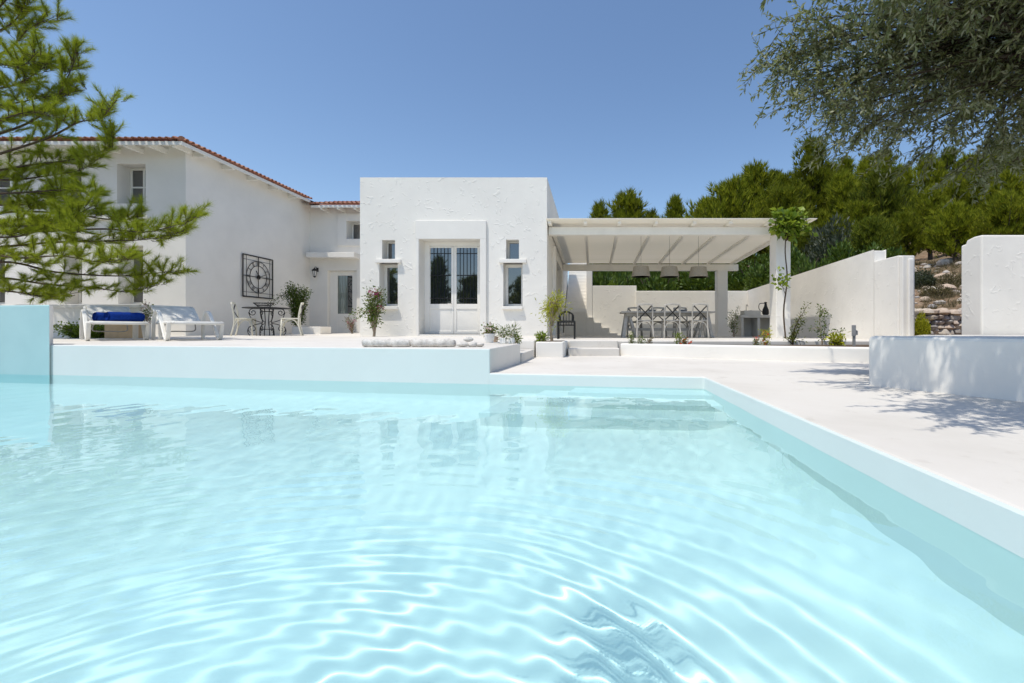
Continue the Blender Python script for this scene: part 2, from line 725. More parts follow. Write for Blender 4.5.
xs = spaced([(LX - .04, .05), (-5, .03), (-2.2, .008), (RX + .04, .007)])
ys = spaced([(NY - .04, .20), (0.3, .03), (.62, .006), (1.9, .008), (3.0, .02), (1.0 + 5.0, .04)])
ys = ys / ys[-1]
ysr = spaced([(NY - .04, .20), (0.3, .03), (.62, .006), (1.9, .008), (3.0, .02), (4.83, .035)])
GX, GT = np.meshgrid(xs, ysr)
top = farY(GX) + .04
GY = np.where(GT > 2.0, 2.0 + (GT - 2.0) / (4.83 - 2.0) * (top - 2.0), GT)
H = np.zeros_like(GX)
# ring waves spreading from a point just in front of the camera
for (cx, cy_, amp, lam, ph, r0, r1) in ((-.70, .46, .00056, .062, .3, .05, 1.7), (-.30, .50, .00008, .047, 1.2, .1, 1.2), (-.95, .20, .00008, .088, 2.2, .2, 1.35), (.45, .40, .00008, .078, 0.4, .1, 1.1)):
    wob = .022 * np.sin(2.1 * GX + 1.7 * GY + ph) + .014 * np.sin(3.3 * GY - 2.9 * GX + 2 * ph) + .004 * np.sin(7.9 * GX + 5 * GY)
    r = np.hypot(GX - cx, GY - cy_) + wob
    env = np.clip((r1 * 1.25 - r) / (.5 * r1), 0, 1) * (1 / (1 + np.exp(-(r - r0) / .03)))
    a = np.arctan2(GY - cy_, GX - cx)
    env = env * (1 + .38 * np.sin(4.7 * GX - 2.2 * GY + 1 + ph) * np.sin(3.9 * GY + 2.7 * GX) + .12 * np.sin(9.1 * GX + 6.3 * GY + ph))
    env = env * (.85 + .25 * np.sin(2 * a + ph * 2) + .12 * np.sin(7 * a + ph))
    H += amp * (.40 + .80 * r) * env * np.sin(2 * PI * r / lam * (1 - .16 * r) + ph)
for k in range(46):
    lam = math.exp(rng.uniform(math.log(.09), math.log(.6)))
    th = rng.uniform(0, 2 * PI)
    slope = .0031 * (lam / .3) ** .15
    H += slope * lam / (2 * PI) * np.sin(2 * PI / lam * (GX * math.cos(th) + GY * math.sin(th)) + rng.uniform(0, 6.3)) * (.6 + .4 * np.sin(.9 * GX + 1.3 * GY + k))
ny_, nx_ = GX.shape
V = np.stack([GX, GY, H], axis=-1).reshape(-1, 3)
idx = np.arange(nx_ * ny_).reshape(ny_, nx_)
Fq = np.stack([idx[:-1, :-1], idx[:-1, 1:], idx[1:, 1:], idx[1:, :-1]], axis=-1).reshape(-1, 4)
# sides and bottom below the pool floor
ring = np.concatenate([idx[0, :], idx[1:, -1], idx[-1, -2::-1], idx[-2:0:-1, 0]])
base = len(V)
lowv = V[ring].copy()
lowv[:, 2] = FLOORZ - .25
V = np.concatenate([V, lowv])
nr = len(ring)
sideF = np.array([[ring[(i + 1) % nr], ring[i], base + i, base + (i + 1) % nr] for i in range(nr)])
ctr = len(V)
V = np.concatenate([V, [[-4, 0, FLOORZ - .25]]])
botF = np.array([[base + (i + 1) % nr, base + i, ctr, ctr] for i in range(nr)])
Fq = np.concatenate([Fq, sideF])
me = bpy.data.meshes.new('pool_water')
allF = [tuple(q) for q in Fq.tolist()] + [(int(base + (i + 1) % nr), int(base + i), ctr) for i in range(nr)]
me.from_pydata(V.tolist(), [], allF)
me.update()
sm = np.zeros(len(me.polygons), dtype=bool)
sm[:len(Fq) - nr] = True
me.polygons.foreach_set('use_smooth', sm)
me.materials.append(mat_water())
wo = bpy.data.objects.new('pool_water', me)
COL.objects.link(wo)
tag(wo, kind='structure')
for o, caster in ((wo, True), (pf, False), (bpy.data.objects['pool_steps'], False), (bpy.data.objects['pool_deck'], False), (bpy.data.objects['terrace'], False)):
    try:
        if caster:
            o.cycles.is_caustics_caster = True
        else:
            o.cycles.is_caustics_receiver = True
    except Exception as e:
        print('caustics', e)

# aqua end wall at the left of the pool
mb = MB()
def far_x(px):
    k = (px - VX) / F
    return k * (4.79 + RX * .171) / (1 + .171 * k)


xr = far_x(50) * .995
yb_ = farY(xr) + .22
mb.prism([(-13.5, farY(-13.5) - .03), (xr, farY(xr) - .03), (X(53.2, yb_), yb_), (-13.5, farY(-13.5) + .25)], -2.1, .965, 0, [0, 1, 1, 1])
o = tag(mb.build('pool_wall', [M['poolblue'], M['smooth']], bevel=.015), 'raised aqua painted wall at the left end of the pool, below the near pine', 'wall')
bpy.data.objects['pool_wall'].cycles.is_caustics_receiver = True

# broad ground sheet (with the site left out) reaching the horizon
mb = MB()
xsg, ysg = [-900, -23.9, 13.9, 900], [-900, -8.9, 19.6, 900]
vs = [(x, y, .02) for y in ysg for x in xsg]
fs = [(j * 4 + i, j * 4 + i + 1, (j + 1) * 4 + i + 1, (j + 1) * 4 + i) for j in range(3) for i in range(3) if not (i == 1 and j == 1)]
mb.add(vs, fs)
tag(mb.build('ground', M['earth']), kind='structure')


def hillz(x, y):
    s = (x - 7.8) * .22 + (y - 11) * .11
    z = 1.05 + s
    if x < 0:
        z += x * .05
    z = .35 + math.log1p(math.exp((z - .35) * 2)) / 2
    z = min(z, 14 + (z - 14) * .15) if z > 14 else z
    return z + .10 * math.sin(1.3 * x + .7 * y) + .07 * math.sin(2.9 * x - 1.9 * y) + .3 * math.sin(.31 * x + .23 * y)


gx = np.concatenate([np.arange(-40, 6, 2.0), np.arange(6, 16, .3), np.arange(16, 60, 2.0), np.arange(60, 180, 8)])
gy = np.concatenate([np.arange(-20, 8, 2.0), np.arange(8, 24, .3), np.arange(24, 70, 2.0), np.arange(70, 190, 8)])
V, okv = [], {}
for j, y in enumerate(gy):
    for i, x in enumerate(gx):
        V.append((x, y, (min(hillz(x, y), .25) if y < 11.15 else hillz(x, y)) if (x > 6.95 or y > 19.4) else -1.2))
nxx = len(gx)
Fq = []
for j in range(len(gy) - 1):
    for i in range(nxx - 1):
        if (gx[i] > 6.5 and gy[j] > 4) or gy[j] > 19.0:
            Fq.append((j * nxx + i, j * nxx + i + 1, (j + 1) * nxx + i + 1, (j + 1) * nxx + i))
tag(link_mesh('hillside', tri_mesh('hillside', V, Fq), M['earth'], smooth=True), kind='structure')

# ------------------------------------------------------------------ walls with openings


def wall_face(mb, o, u, n, L, H, openings, depth, mi=0):
    """facade from corner o along unit u, outward normal n; openings (u0,u1,v0,v1[,depth])"""
    o, u, n = Vector(o), Vector(u), Vector(n)
    us = sorted({0, L, *[q[0] for q in openings], *[q[1] for q in openings]})
    vs = sorted({0, H, *[q[2] for q in openings], *[q[3] for q in openings]})

    def pt(a, b, d=0):
        return o + u * a + Vector((0, 0, b)) - n * d
    for i in range(len(us) - 1):
        for j in range(len(vs) - 1):
            a, b = (us[i] + us[i + 1]) / 2, (vs[j] + vs[j + 1]) / 2
            if any(q[0] < a < q[1] and q[2] < b < q[3] for q in openings):
                continue
            mb.add([pt(us[i], vs[j]), pt(us[i + 1], vs[j]), pt(us[i + 1], vs[j + 1]), pt(us[i], vs[j + 1])], [(0, 1, 2, 3)], mi)
    for q in openings:
        a0, a1, b0, b1 = q[:4]
        d = q[4] if len(q) > 4 else depth
        A, B, C, D = pt(a0, b0), pt(a1, b0), pt(a1, b1), pt(a0, b1)
        A2, B2, C2, D2 = pt(a0, b0, d), pt(a1, b0, d), pt(a1, b1, d), pt(a0, b1, d)
        mb.add([A, B, C, D, A2, B2, C2, D2], [(0, 4, 5, 1), (1, 5, 6, 2), (2, 6, 7, 3), (3, 7, 4, 0)], mi)


def window(root, x0, x1, z0, z1, y, fr=.045, mullions=(), rails=(), glass='glass', name='window'):
    """framed window facing -Y set at depth y; part frame carries pane as sub-part"""
    mb = MB()
    mb.box(x0, x0 + fr, y - .03, y + .03, z0, z1)
    mb.box(x1 - fr, x1, y - .03, y + .03, z0, z1)
    mb.box(x0 + fr, x1 - fr, y - .03, y + .03, z1 - fr, z1)
    mb.box(x0 + fr, x1 - fr, y - .03, y + .03, z0, z0 + fr)
    for m_ in mullions:
        mb.box(m_ - fr * .4, m_ + fr * .4, y - .026, y + .026, z0 + fr, z1 - fr)
    for r_ in rails:
        mb.box(x0 + fr, x1 - fr, y - .024, y + .024, r_ - fr * .35, r_ + fr * .35)
    f = mb.build(name, M['joinery'], root, True, bevel=.004)
    g = MB()
    g.box(x0 + fr * .5, x1 - fr * .5, y - .006, y + .006, z0 + fr * .5, z1 - fr * .5)
    p = g.build('pane', M[glass], f)
    return f


def window_y(root, yy0, yy1, z0, z1, x, fr=.05, glass='glass', name='door'):
    mb = MB()
    mb.box(x - .03, x + .03, yy0, yy0 + fr, z0, z1)
    mb.box(x - .03, x + .03, yy1 - fr, yy1, z0, z1)
    mb.box(x - .03, x + .03, yy0 + fr, yy1 - fr, z1 - fr, z1)
    mb.box(x - .03, x + .03, yy0 + fr, yy1 - fr, z0, z0 + fr)
    f = mb.build(name, M['joinery'], root, True, bevel=.004)
    g = MB()
    g.box(x - .006, x + .006, yy0 + fr * .5, yy1 - fr * .5, z0 + fr * .5, z1 - fr * .5)
    g.build('pane', M[glass], f)
    return f


# ------------------------------------------------------------------ central white block
BY = 11.8
bx0, bx1 = X(360, BY), X(547, BY)
bz1 = Z(177.4, BY)
bz0 = terr(BY) - .1
by1 = 21.5
root = empty('flat_roofed_house', (bx0, BY, bz0), 'flat roofed white stucco block with barred double doors in the middle of the picture', 'house')


def bx(px):
    return X(px, BY)


def bz(py):
    return Z(py, BY)


ops_px = [(382, 395, 240, 259.4), (379.3, 397.8, 263.2, 306.5), (506, 519, 239.6, 259.4), (503.2, 522.6, 263.2, 306.5)]
door_px = (419.6, 480.4, 239.5, 334.5)
mb = MB()
ops = [(bx(a) - bx0, bx(b) - bx0, bz(d) - bz0, bz(c) - bz0, .36) for a, b, c, d in ops_px]
a, b, c, d = door_px
ops.append((bx(a) - bx0, bx(b) - bx0, bz(d) - bz0, bz(c) - bz0, .42))
wall_face(mb, (bx0, BY, bz0), (1, 0, 0), (0, -1, 0), bx1 - bx0, bz1 - bz0, ops, .36)
sd = [(14.7 - BY, 17.3 - BY, .1, 2.55, .25)]
wall_face(mb, (bx1, BY, bz0), (0, 1, 0), (1, 0, 0), by1 - BY, bz1 - bz0, sd, .25)
mb.add([(bx0, BY, bz0), (bx0, by1, bz0), (bx0, by1, bz1), (bx0, BY, bz1)], [(0, 1, 2, 3)])
mb.add([(bx0, by1, bz0), (bx1, by1, bz0), (bx1, by1, bz1), (bx0, by1, bz1)], [(0, 1, 2, 3)])
mb.add([(bx0, BY, bz1), (bx1, BY, bz1), (bx1, by1, bz1), (bx0, by1, bz1)], [(0, 1, 2, 3)])
mb.build('wall', M['stucco'], root, True)
# recessed timber reveals
for (a, b, c, d), up in zip(ops_px, (1, 0, 1, 0)):
    x0, x1, z0, z1 = bx(a), bx(b), bz(d), bz(c)
    wn_ = window(root, x0 + .004, x1 - .004, z0 + .004, z1 - .004, BY + .30, .035 if up else .075, mullions=())
for a, b, t0, t1 in ((376.5, 401.5, 259.4, 263.2), (499.6, 526.6, 259.4, 263.2), (379, 398.5, 306.5, 309.5), (502.6, 523, 306.5, 309.5)):
    s_ = MB()
    s_.box(bx(a), bx(b), BY - .085, BY + .20, bz(t1), bz(t0))
    s_.build('sill', M['smooth'], root, True, bevel=.012)
# door surround, raised render band
s_ = MB()
ox0, ox1, ot = bx(416), bx(486.6), bz(221)
ix0, ix1, it = bx(door_px[0]) , bx(door_px[1]), bz(door_px[2])
s_.prism([(ox0, BY + .01), (ox0, BY - .06), (ix0, BY - .06), (ix0, BY + .01)][::-1], bz0, it)
s_.prism([(ix1, BY + .01), (ix1, BY - .06), (ox1, BY - .06), (ox1, BY + .01)][::-1], bz0, it)
s_.box(ox0, ox1, BY - .06, BY + .01, it, ot)
s_.build('door_surround', M['smooth'], root, True, bevel=.01)
s_ = MB()
s_.box(ix0 + .003, ix1 - .003, BY - .05, BY + .40, bz0, bz(334.5))
s_.build('threshold', M['smooth'], root, True, bevel=.01)
dy = BY + .36
s_ = MB()
s_.box(ix0 + .004, ix0 + .14, dy - .05, dy + .05, bz(334.4), it - .004)
s_.box(ix1 - .07, ix1 - .004, dy - .05, dy + .05, bz(334.4), it - .004)
s_.box(ix0 + .14, ix1 - .07, dy - .05, dy + .05, it - .11, it - .004)
s_.build('door_frame', M['joinery'], root, True, bevel=.005)


def px_at(px, Y):
    return X(px, Y)


def pz_at(py, Y):
    return Z(py, Y)


for (l, r, gl, gr) in ((427.0, 454.0, 430.6, 451.6), (454.3, 480.2, 456.8, 477.6)):
    x0, x1 = px_at(l, dy), px_at(r, dy)
    g0, g1 = px_at(gl, dy), px_at(gr, dy)
    zb, zt = bz(334.2), it - .115
    gb, gt = pz_at(304, dy), pz_at(248, dy)
    pb, pt_ = pz_at(331, dy), pz_at(309, dy)
    s_ = MB()
    s_.box(x0, g0, dy - .028, dy + .028, zb, zt)
    s_.box(g1, x1, dy - .028, dy + .028, zb, zt)
    s_.box(g0, g1, dy - .028, dy + .028, gt, zt)
    s_.box(g0, g1, dy - .028, dy + .028, pt_, gb)
    s_.box(g0, g1, dy - .028, dy + .028, zb, pb)
    s_.box(g0 - .004, g1 + .004, dy - .012, dy + .012, pb - .004, pt_ + .004)
    dl = s_.build('door', M['joinery'], root, True, bevel=.005)
    g = MB()
    g.box(g0 - .004, g1 + .004, dy - .006, dy + .006, gb - .004, gt + .004)
    g.build('pane', M['glass'], dl)
    g = MB()
    n = 6
    for k in range(1, n):
        xx = g0 + (g1 - g0) * k / n
        g.tube([(xx, dy - .022, gb), (xx, dy - .022, gt)], .006, 6)
    for fz in (.10, .51, .90):
        zz = gb + (gt - gb) * fz
        g.box(g0, g1, dy - .029, dy - .021, zz - .008, zz + .008)
    for k in range(n):
        for fz in (.10, .51):
            zz = gb + (gt - gb) * fz
            xx = g0 + (g1 - g0) * (k + .5) / n
            g.ball((xx, dy - .026, zz), .016, random.Random(k), jit=0)
    g.build('grille', M['iron'], dl)
    if l < 440:
        g = MB()
        g.tube([(x1 - .05, dy - .03, 1.32), (x1 - .05, dy - .075, 1.32), (x1 - .15, dy - .075, 1.32)], .009, 8)
        g.build('handle', M['greymetal'], dl)
window_y(root, 14.7, 16.0, bz0 + .1, bz0 + 2.55, bx1 - .2)
window_y(root, 16.0, 17.3, bz0 + .1, bz0 + 2.55, bx1 - .2)
s_ = MB()
s_.box(bx1 - .01, bx1 + .09, 13.45, 13.75, PERG - .1, 3.1)
s_.build('pilaster', M['smooth'], root, True, bevel=.008)

# ------------------------------------------------------------------ two-storey house on the left
HX, HY0 = -10.74, 12.0
hz0 = .40
hz1 = 5.455
BWY = 17.25                                  # back wing front wall
root = empty('two_storey_house', (HX, HY0, hz0), 'two storey white house with terracotta tile eaves at the left', 'house')
mb = MB()
L = 13.5


def hx(px):
    return X(px, HY0)


def hz(py):
    return Z(py, HY0)


wops_px = [(117, 145.5, 163.5, 203.5, .42), (53, 83, 165, 204.5, .42), (118, 143, 245.5, 304, .42), (64, 82, 245.5, 304, .42), (-20, 5, 245.5, 304, .42), (-20, 10, 164, 204, .42)]
ux0 = HX - L
ops = [(hx(a) - ux0, hx(b) - ux0, hz(d) - hz0, hz(c) - hz0, e) for a, b, c, d, e in wops_px]
wall_face(mb, (ux0, HY0, hz0), (1, 0, 0), (0, -1, 0), L, hz1 - hz0, ops, .42)
wall_face(mb, (HX, HY0, hz0), (0, 1, 0), (1, 0, 0), 11, hz1 - hz0, [], .3)
bwx0, bwx1 = HX, -4.6


def wx(px):
    return X(px, BWY)


def wz(py):
    return Z(py, BWY)


bwz1 = 5.345
bops_px = [(347, 364, 221, 239, .42), (327.5, 356.5, 270.5, 333.5, .22)]
ops = [(wx(a) - bwx0, wx(b) - bwx0, wz(d) - hz0, wz(c) - hz0, e) for a, b, c, d, e in bops_px]
wall_face(mb, (bwx0, BWY, hz0), (1, 0, 0), (0, -1, 0), bwx1 - bwx0, bwz1 - hz0, ops, .3)
mb.add([(bwx1, BWY, hz0), (bwx1, 23, hz0), (bwx1, 23, bwz1), (bwx1, BWY, bwz1)], [(0, 1, 2, 3)])
mb.add([(ux0, HY0, hz1), (HX, HY0, hz1), (HX, 23, hz1), (ux0, 23, hz1)], [(0, 1, 2, 3)])
mb.add([(bwx0, BWY, bwz1), (bwx1, BWY, bwz1), (bwx1, 23, bwz1), (bwx0, 23, bwz1)], [(0, 1, 2, 3)])
mb.build('wall', M['smooth'], root, True)
# windows
for (a, b, c, d, e), mul, rl in zip(wops_px, (True, True, 0, 0, 0, 1), (1, 1, 1, 1, 1, 1)):
    x0, x1, z0, z1 = hx(a) + .004, hx(b) - .004, hz(d) + .004, hz(c) - .004
    window(root, x0, x1, z0, z1, HY0 + .36, .06, mullions=[(x0 + x1) / 2] if mul else (), rails=[z0 + (z1 - z0) * (.5 if mul else .30)], name='window' if mul else 'glazed_door')
for (a, b, c, d, e) in bops_px[:1]:
    x0, x1, z0, z1 = wx(a) + .004, wx(b) - .004, wz(d) + .004, wz(c) - .004
    window(root, x0, x1, z0, z1, BWY + .38, .05)
s_ = MB()                                   # plaster band round the upper back window
for q in ((338, 347, 213.5, 246), (347, 362, 213.5, 221), (347, 362, 239, 246)):
    s_.box(wx(q[0]), wx(q[1]), BWY - .045, BWY + .01, wz(q[3]), wz(q[2]))
s_.build('window_surround', M['smooth'], root, True, bevel=.006)
# back door with curtained glass
a, b, c, d, e = bops_px[1]
x0, x1, z0, z1 = wx(a) + .004, wx(b) - .004, wz(d) + .004, wz(c) - .004
yd = BWY + .17
g0, g1, gb, gt = x0 + .30, x0 + .86, z0 + .75, z1 - .17
s_ = MB()
s_.box(x0, g0, yd - .03, yd + .03, z0, z1)
s_.box(g1, x1, yd - .03, yd + .03, z0, z1)
s_.box(g0, g1, yd - .03, yd + .03, gt, z1)
s_.box(g0, g1, yd - .03, yd + .03, z0, gb)
dl = s_.build('door', M['joinery'], root, True, bevel=.006)
g = MB()
g.box(g0 - .01, g1 + .01, yd - .006, yd + .006, gb - .01, gt + .01)
g.build('pane', M['glass'], dl)
g = MB()                                    # pale curtain hanging behind the glass reads in front of it at this size
cp = [(g0 + .02 + .36 * k / 24, yd - .013 + .004 * math.sin(k * 1.5), 0) for k in range(25)]
for k in range(24):
    p, q = cp[k], cp[k + 1]
    g.add([(p[0], p[1], gb + .01), (q[0], q[1], gb + .01), (q[0], q[1], gt - .01), (p[0], p[1], gt - .01)], [(0, 1, 2, 3)])
g.build('curtain', M['pane'], dl)
s_ = MB()
s_.box(wx(313), wx(360), BWY - .42, BWY + .02, wz(259.2), wz(254.2))
s_.build('door_canopy', M['smooth'], root, True, bevel=.012)
# string band and balcony ledge on the front
s_ = MB()
s_.box(hx(-20), hx(151), HY0 - .10, HY0 + .01, hz(219.5), hz(216.5))
s_.build('string_course', M['smooth'], root, True, bevel=.01)

# eaves: fascia, rafter ends, tile edge
ex, ey = -10.39, 11.5                        # eave corner
ez = 5.40


def tiles(mb, o, along, n, upv, rows, lam=.17, r=.058, rowlen=.36, thick=.015, clip=None):
    """barrel tiles: half tubes, row by row up the slope"""
    o, along, upv = Vector(o), Vector(along).normalized(), Vector(upv).normalized()
    nrm = along.cross(upv).normalized()
    if nrm.z < 0:
        nrm = -nrm
    for rr in range(rows):
        for k in range(n):
            c = o + along * (lam * (k + .5)) + upv * (rowlen * rr * .9) + nrm * (.012 * (rr % 2))
            if clip and not clip(c, rr):
                continue
            segs = 6
            vs = []
            for e_ in (0, 1):
                for ins in (0, 1):
                    rad = r * (1 - .12 * e_) - thick * ins
                    for q in range(segs + 1):
                        a_ = PI * q / segs
                        vs.append(c + upv * (rowlen * e_) + along * (rad * math.cos(a_)) + nrm * (rad * math.sin(a_) + .02 * (1 - e_)))
            m_ = segs + 1
            fs = []
            for q in range(segs):
                fs.append((q, q + 1, 2 * m_ + q + 1, 2 * m_ + q))
                fs.append((m_ + q, 3 * m_ + q, 3 * m_ + q + 1, m_ + q + 1))
                fs.append((q, m_ + q, m_ + q + 1, q + 1))
            mb.add(vs, fs)


pitch = math.radians(17)
cp_, sp_ = math.cos(pitch), math.sin(pitch)
roof = MB()
# slabs under tiles (front slope, side slope), hip line at 45 degrees
run = 5.2
A0 = (ux0 - .5, ey, ez); A1 = (ex, ey, ez); A2 = (ex - run, ey + run, ez + run * math.tan(pitch)); A3 = (ux0 - .5, ey + run, ez + run * math.tan(pitch))
roof.add([A0, A1, A2, A3], [(0, 1, 2, 3)])
B1 = (ex, 23, ez); B2 = (ex - run, 23, ez + run * math.tan(pitch))
roof.add([A1, B1, B2, A2], [(0, 1, 2, 3)])
tiles(roof, (ux0 - .5, ey - .06, ez + .005), (1, 0, 0), int((ex - ux0 + .5) / .17), (0, cp_, sp_), 2, clip=lambda c, r_: c.x < ex - .05 - .42 * r_)
tiles(roof, (ex + .06, ey, ez + .005), (0, 1, 0), int((BWY - .6 - ey) / .17) + 1, (-cp_, 0, sp_), 2, clip=lambda c, r_: c.y > ey + .05 + .42 * r_)
roof.tube([(ex - .02, ey + .02, ez + .05), (ex - 1.2, ey + 1.2, ez + .08 + 1.2 * math.tan(pitch))], .08, 10)
# back wing roof, seen over its eave
bey, bez = 16.75, 5.22
n_bw = int((bwx1 - ex) / .17) + 2
roof.add([(ex - .3, bey, bez), (bwx1 + .3, bey, bez), (bwx1 + .3, bey + 3, bez + 3 * math.tan(pitch)), (ex - .3, bey + 3, bez + 3 * math.tan(pitch))], [(0, 1, 2, 3)])
tiles(roof, (ex - .05, bey - .06, bez + .01), (1, 0, 0), n_bw, (0, cp_, sp_), 7)
roof.build('roof', M['tile'], root, True)
s_ = MB()
s_.box(ux0 - .5, ex - .002, ey, ey + .03, ez - .10, ez - .006)
s_.box(ex - .03, ex, ey + .03, bey, ez - .10, ez - .006)
s_.box(ex, bwx1, bey, bey + .03, bez - .09, bez - .006)
s_.add([(ux0 - .5, ey + .03, ez - .012), (ex - .03, ey + .03, ez - .012), (ex - .03, HY0, ez + .05), (ux0 - .5, HY0, ez + .05)], [(0, 1, 2, 3)])
s_.add([(ex - .03, ey + .03, ez - .012), (ex - .03, bey, ez - .012), (HX, bey, ez + .05), (HX, ey + .03, ez + .05)], [(0, 1, 2, 3)])
s_.build('fascia', M['trim'], root, True, bevel=.004)
def rafter(*b):
    s_ = MB()
    s_.box(*b)
    s_.build('rafter', M['trim'], root, True, bevel=.005)


x = ex - .25
while x > ux0:
    rafter(x - .045, x + .045, ey + .035, HY0 + .02, ez - .13, ez - .013)
    x -= .62
y = ey + .75
while y < bey - .2:
    rafter(HX - .02, ex - .035, y - .045, y + .045, ez - .13, ez - .013)
    y += .95
x = ex + .35
while x < bwx1:
    rafter(x - .04, x + .04, bey + .035, BWY + .02, bez - .14, bez - .012)
    x += .62

# low white parapet in front of the house
mb = MB()
px0, px1 = X(-60, 10.4), X(142, 10.4)
mb.box(px0, px1, 10.4, 10.62, .40, Z(308, 10.4))
mb.box(px0 - .02, px1 + .02, 10.37, 10.65, Z(308, 10.4), Z(304.6, 10.4))
tag(mb.build('parapet_wall', M['smooth'], bevel=.01), 'low white parapet wall with flat coping behind the sun loungers', 'wall')

# wall lamp by the back door
root = empty('wall_lamp', (wx(317.5), BWY, wz(271)), 'black iron wall lantern beside the back door', 'lamp')
g = MB()
g.box(-.04, .04, -.02, 0, -.03, .12)
g.tube([(0, -.02, .08), (0, -.10, .14), (0, -.18, .12)], .012, 6)
g.lathe([(.10, -.02), (.09, .02), (.03, .07), (.01, .10)], 8, (0, -.18, 0))
g.build('bracket', M['iron'], root)
g = MB()
g.lathe([(.04, -.22), (.075, -.03)], 8, (0, -.18, 0))
g.build('lantern_glass', M['lamp'], root)
g = MB()
for k in range(6):
    a = k * PI / 3
    g.tube([(.042 * math.cos(a), -.18 + .042 * math.sin(a), -.23), (.08 * math.cos(a), -.18 + .08 * math.sin(a), -.02)], .007, 5)
g.lathe([(.02, -.27), (.05, -.235), (.05, -.22)], 8, (0, -.18, 0))
g.build('cage', M['iron'], root)

# ------------------------------------------------------------------ pergola
PY0, PY1 = 12.0, 17.75
root = empty('pergola', (2.3, PY0, PERG), 'white timber pergola with sloping boarded roof over the dining table', 'pergola')
bxL, bxR = bx1 + .02, X(789.5, PY0) + .32
fb0, fb1 = Z(234.6, PY0), Z(227.0, PY0)      # front beam
bb0, bb1 = Z(270.5, PY1), Z(264.2, PY1)
s_ = MB()
s_.box(bxL, bxR, PY0, PY0 + .22, fb0, fb1)
s_.build('front_beam', M['timber'], root, True, bevel=.01)
s_ = MB()
s_.box(bxL, X(738.5, PY1), PY1, PY1 + .2, bb0, bb1)
s_.build('back_beam', M['timber'], root, True, bevel=.01)
zf, zb_ = Z(226.4, PY0) + .004, Z(263.6, PY1) + .004  # underside of rafters rest on beams
slope = (zb_ - zf) / (PY1 - PY0)
rxs = [X(p, PY0) for p in (550.5, 585.5, 619, 655, 692.5, 728, 766, 801)]


def rz(y):
    return zf + slope * (y - PY0)


y0r, y1r = PY0 - .28, PY1 + .35
for k, rx in enumerate(rxs):
    s_ = MB()
    hh = .082
    s_.add([(rx - .045, y0r, rz(y0r)), (rx + .045, y0r, rz(y0r)), (rx + .045, y1r, rz(y1r)), (rx - .045, y1r, rz(y1r)),
            (rx - .045, y0r, rz(y0r) + hh), (rx + .045, y0r, rz(y0r) + hh), (rx + .045, y1r, rz(y1r) + hh), (rx - .045, y1r, rz(y1r) + hh)],
           [(3, 2, 1, 0), (4, 5, 6, 7), (0, 1, 5, 4), (1, 2, 6, 5), (2, 3, 7, 6), (3, 0, 4, 7)])
    s_.build('rafter', M['timber'], root, True, bevel=.006)
s_ = MB()                                    # roof boards running across the rafters
nb = 26
rl, rr_ = bxL - .03, X(815, y0r)
ya, yb = y0r - .12, y1r + .12
for k in range(nb):
    u0 = ya + (yb - ya) * k / nb
    u1 = ya + (yb - ya) * (k + 1) / nb - .002
    h0, h1 = .085, .105
    s_.add([(rl, u0, rz(u0) + h0), (rr_, u0, rz(u0) + h0), (rr_, u1, rz(u1) + h0), (rl, u1, rz(u1) + h0),
            (rl, u0, rz(u0) + h1), (rr_, u0, rz(u0) + h1), (rr_, u1, rz(u1) + h1), (rl, u1, rz(u1) + h1)],
           [(3, 2, 1, 0), (4, 5, 6, 7), (0, 1, 5, 4), (1, 2, 6, 5), (2, 3, 7, 6), (3, 0, 4, 7)])
s_.build('roof_boards', M['roofboard'], root, True)
s_ = MB()
s_.box(X(775, PY0), X(789.5, PY0), PY0 - .08, PY0 + .38, .2, fb0)
s_.build('pillar', M['stucco'], root, True, bevel=.02)
s_ = MB()
s_.box(X(717, PY1), X(727.2, PY1), PY1 - .08, PY1 + .32, .2, bb0)
s_.build('pillar', M['smooth'], root, True, bevel=.02)
s_ = MB()
s_.box(rxs[-1] - .06, rxs[-1] + .06, PY0 + .22, PY1 + .2, fb0 + .06, fb0 + .02)
# pergola platform and front steps
mb = MB()
mb.prism([(-1.06, 9.0), (.55, 9.0), (6.9, 9.0), (6.9, 19.4), (-1.06, 19.4)], -.3, PERG, 0)
tag(mb.build('pergola_floor', M['paving'], bevel=.012), kind='structure')
mb = MB()
mb.box(-.47, .50, 8.58, 8.998, .1, .272)
mb.box(-.46, .49, 8.95, 9.3, .25, .412)
tag(mb.build('entrance_steps', M['paving'], bevel=.012), kind='structure')
# planter box left of the steps
root = empty('planter_box', (-.78, 8.4, DECK), 'white rendered planter box left of the pergola steps', 'planter')
s_ = MB()
s_.prism([(-1.02, 8.1), (-.53, 8.1), (-.50, 9.0), (-1.06, 9.0)], .10, .41)
s_.build('box_wall', M['smooth'], root, True, bevel=.02)
s_ = MB()
s_.prism([(-.98, 8.16), (-.57, 8.16), (-.55, 8.95), (-1.0, 8.95)], .405, .414)
s_.build('soil', M['soil'], root, True)
# long low planter wall in front of the pergola
root = empty('planter_bed', (2.9, 7.4, DECK), 'long low white planter bed along the front of the pergola', 'planter')
fr = [(.52, 8.72), (1.2, 8.25), (2.0, 7.76), (2.96, 7.22), (4.05, 6.68), (5.4, 6.05)]
bk = [(5.5, 6.3), (4.12, 6.92), (3.04, 7.45), (2.08, 7.98), (1.28, 8.46), (.62, 8.93)]
s_ = MB()
s_.prism(fr + bk, .08, .362)
s_.build('bed_wall', M['smooth'], root, True, bevel=.025)
s_ = MB()
s_.prism([(.66, 8.93), (1.28, 8.5), (2.08, 8.02), (3.04, 7.5), (4.12, 6.97), (5.5, 6.35), (6.9, 6.3), (6.9, 8.98)], .05, .33)
s_.build('soil', M['soil'], root, True)

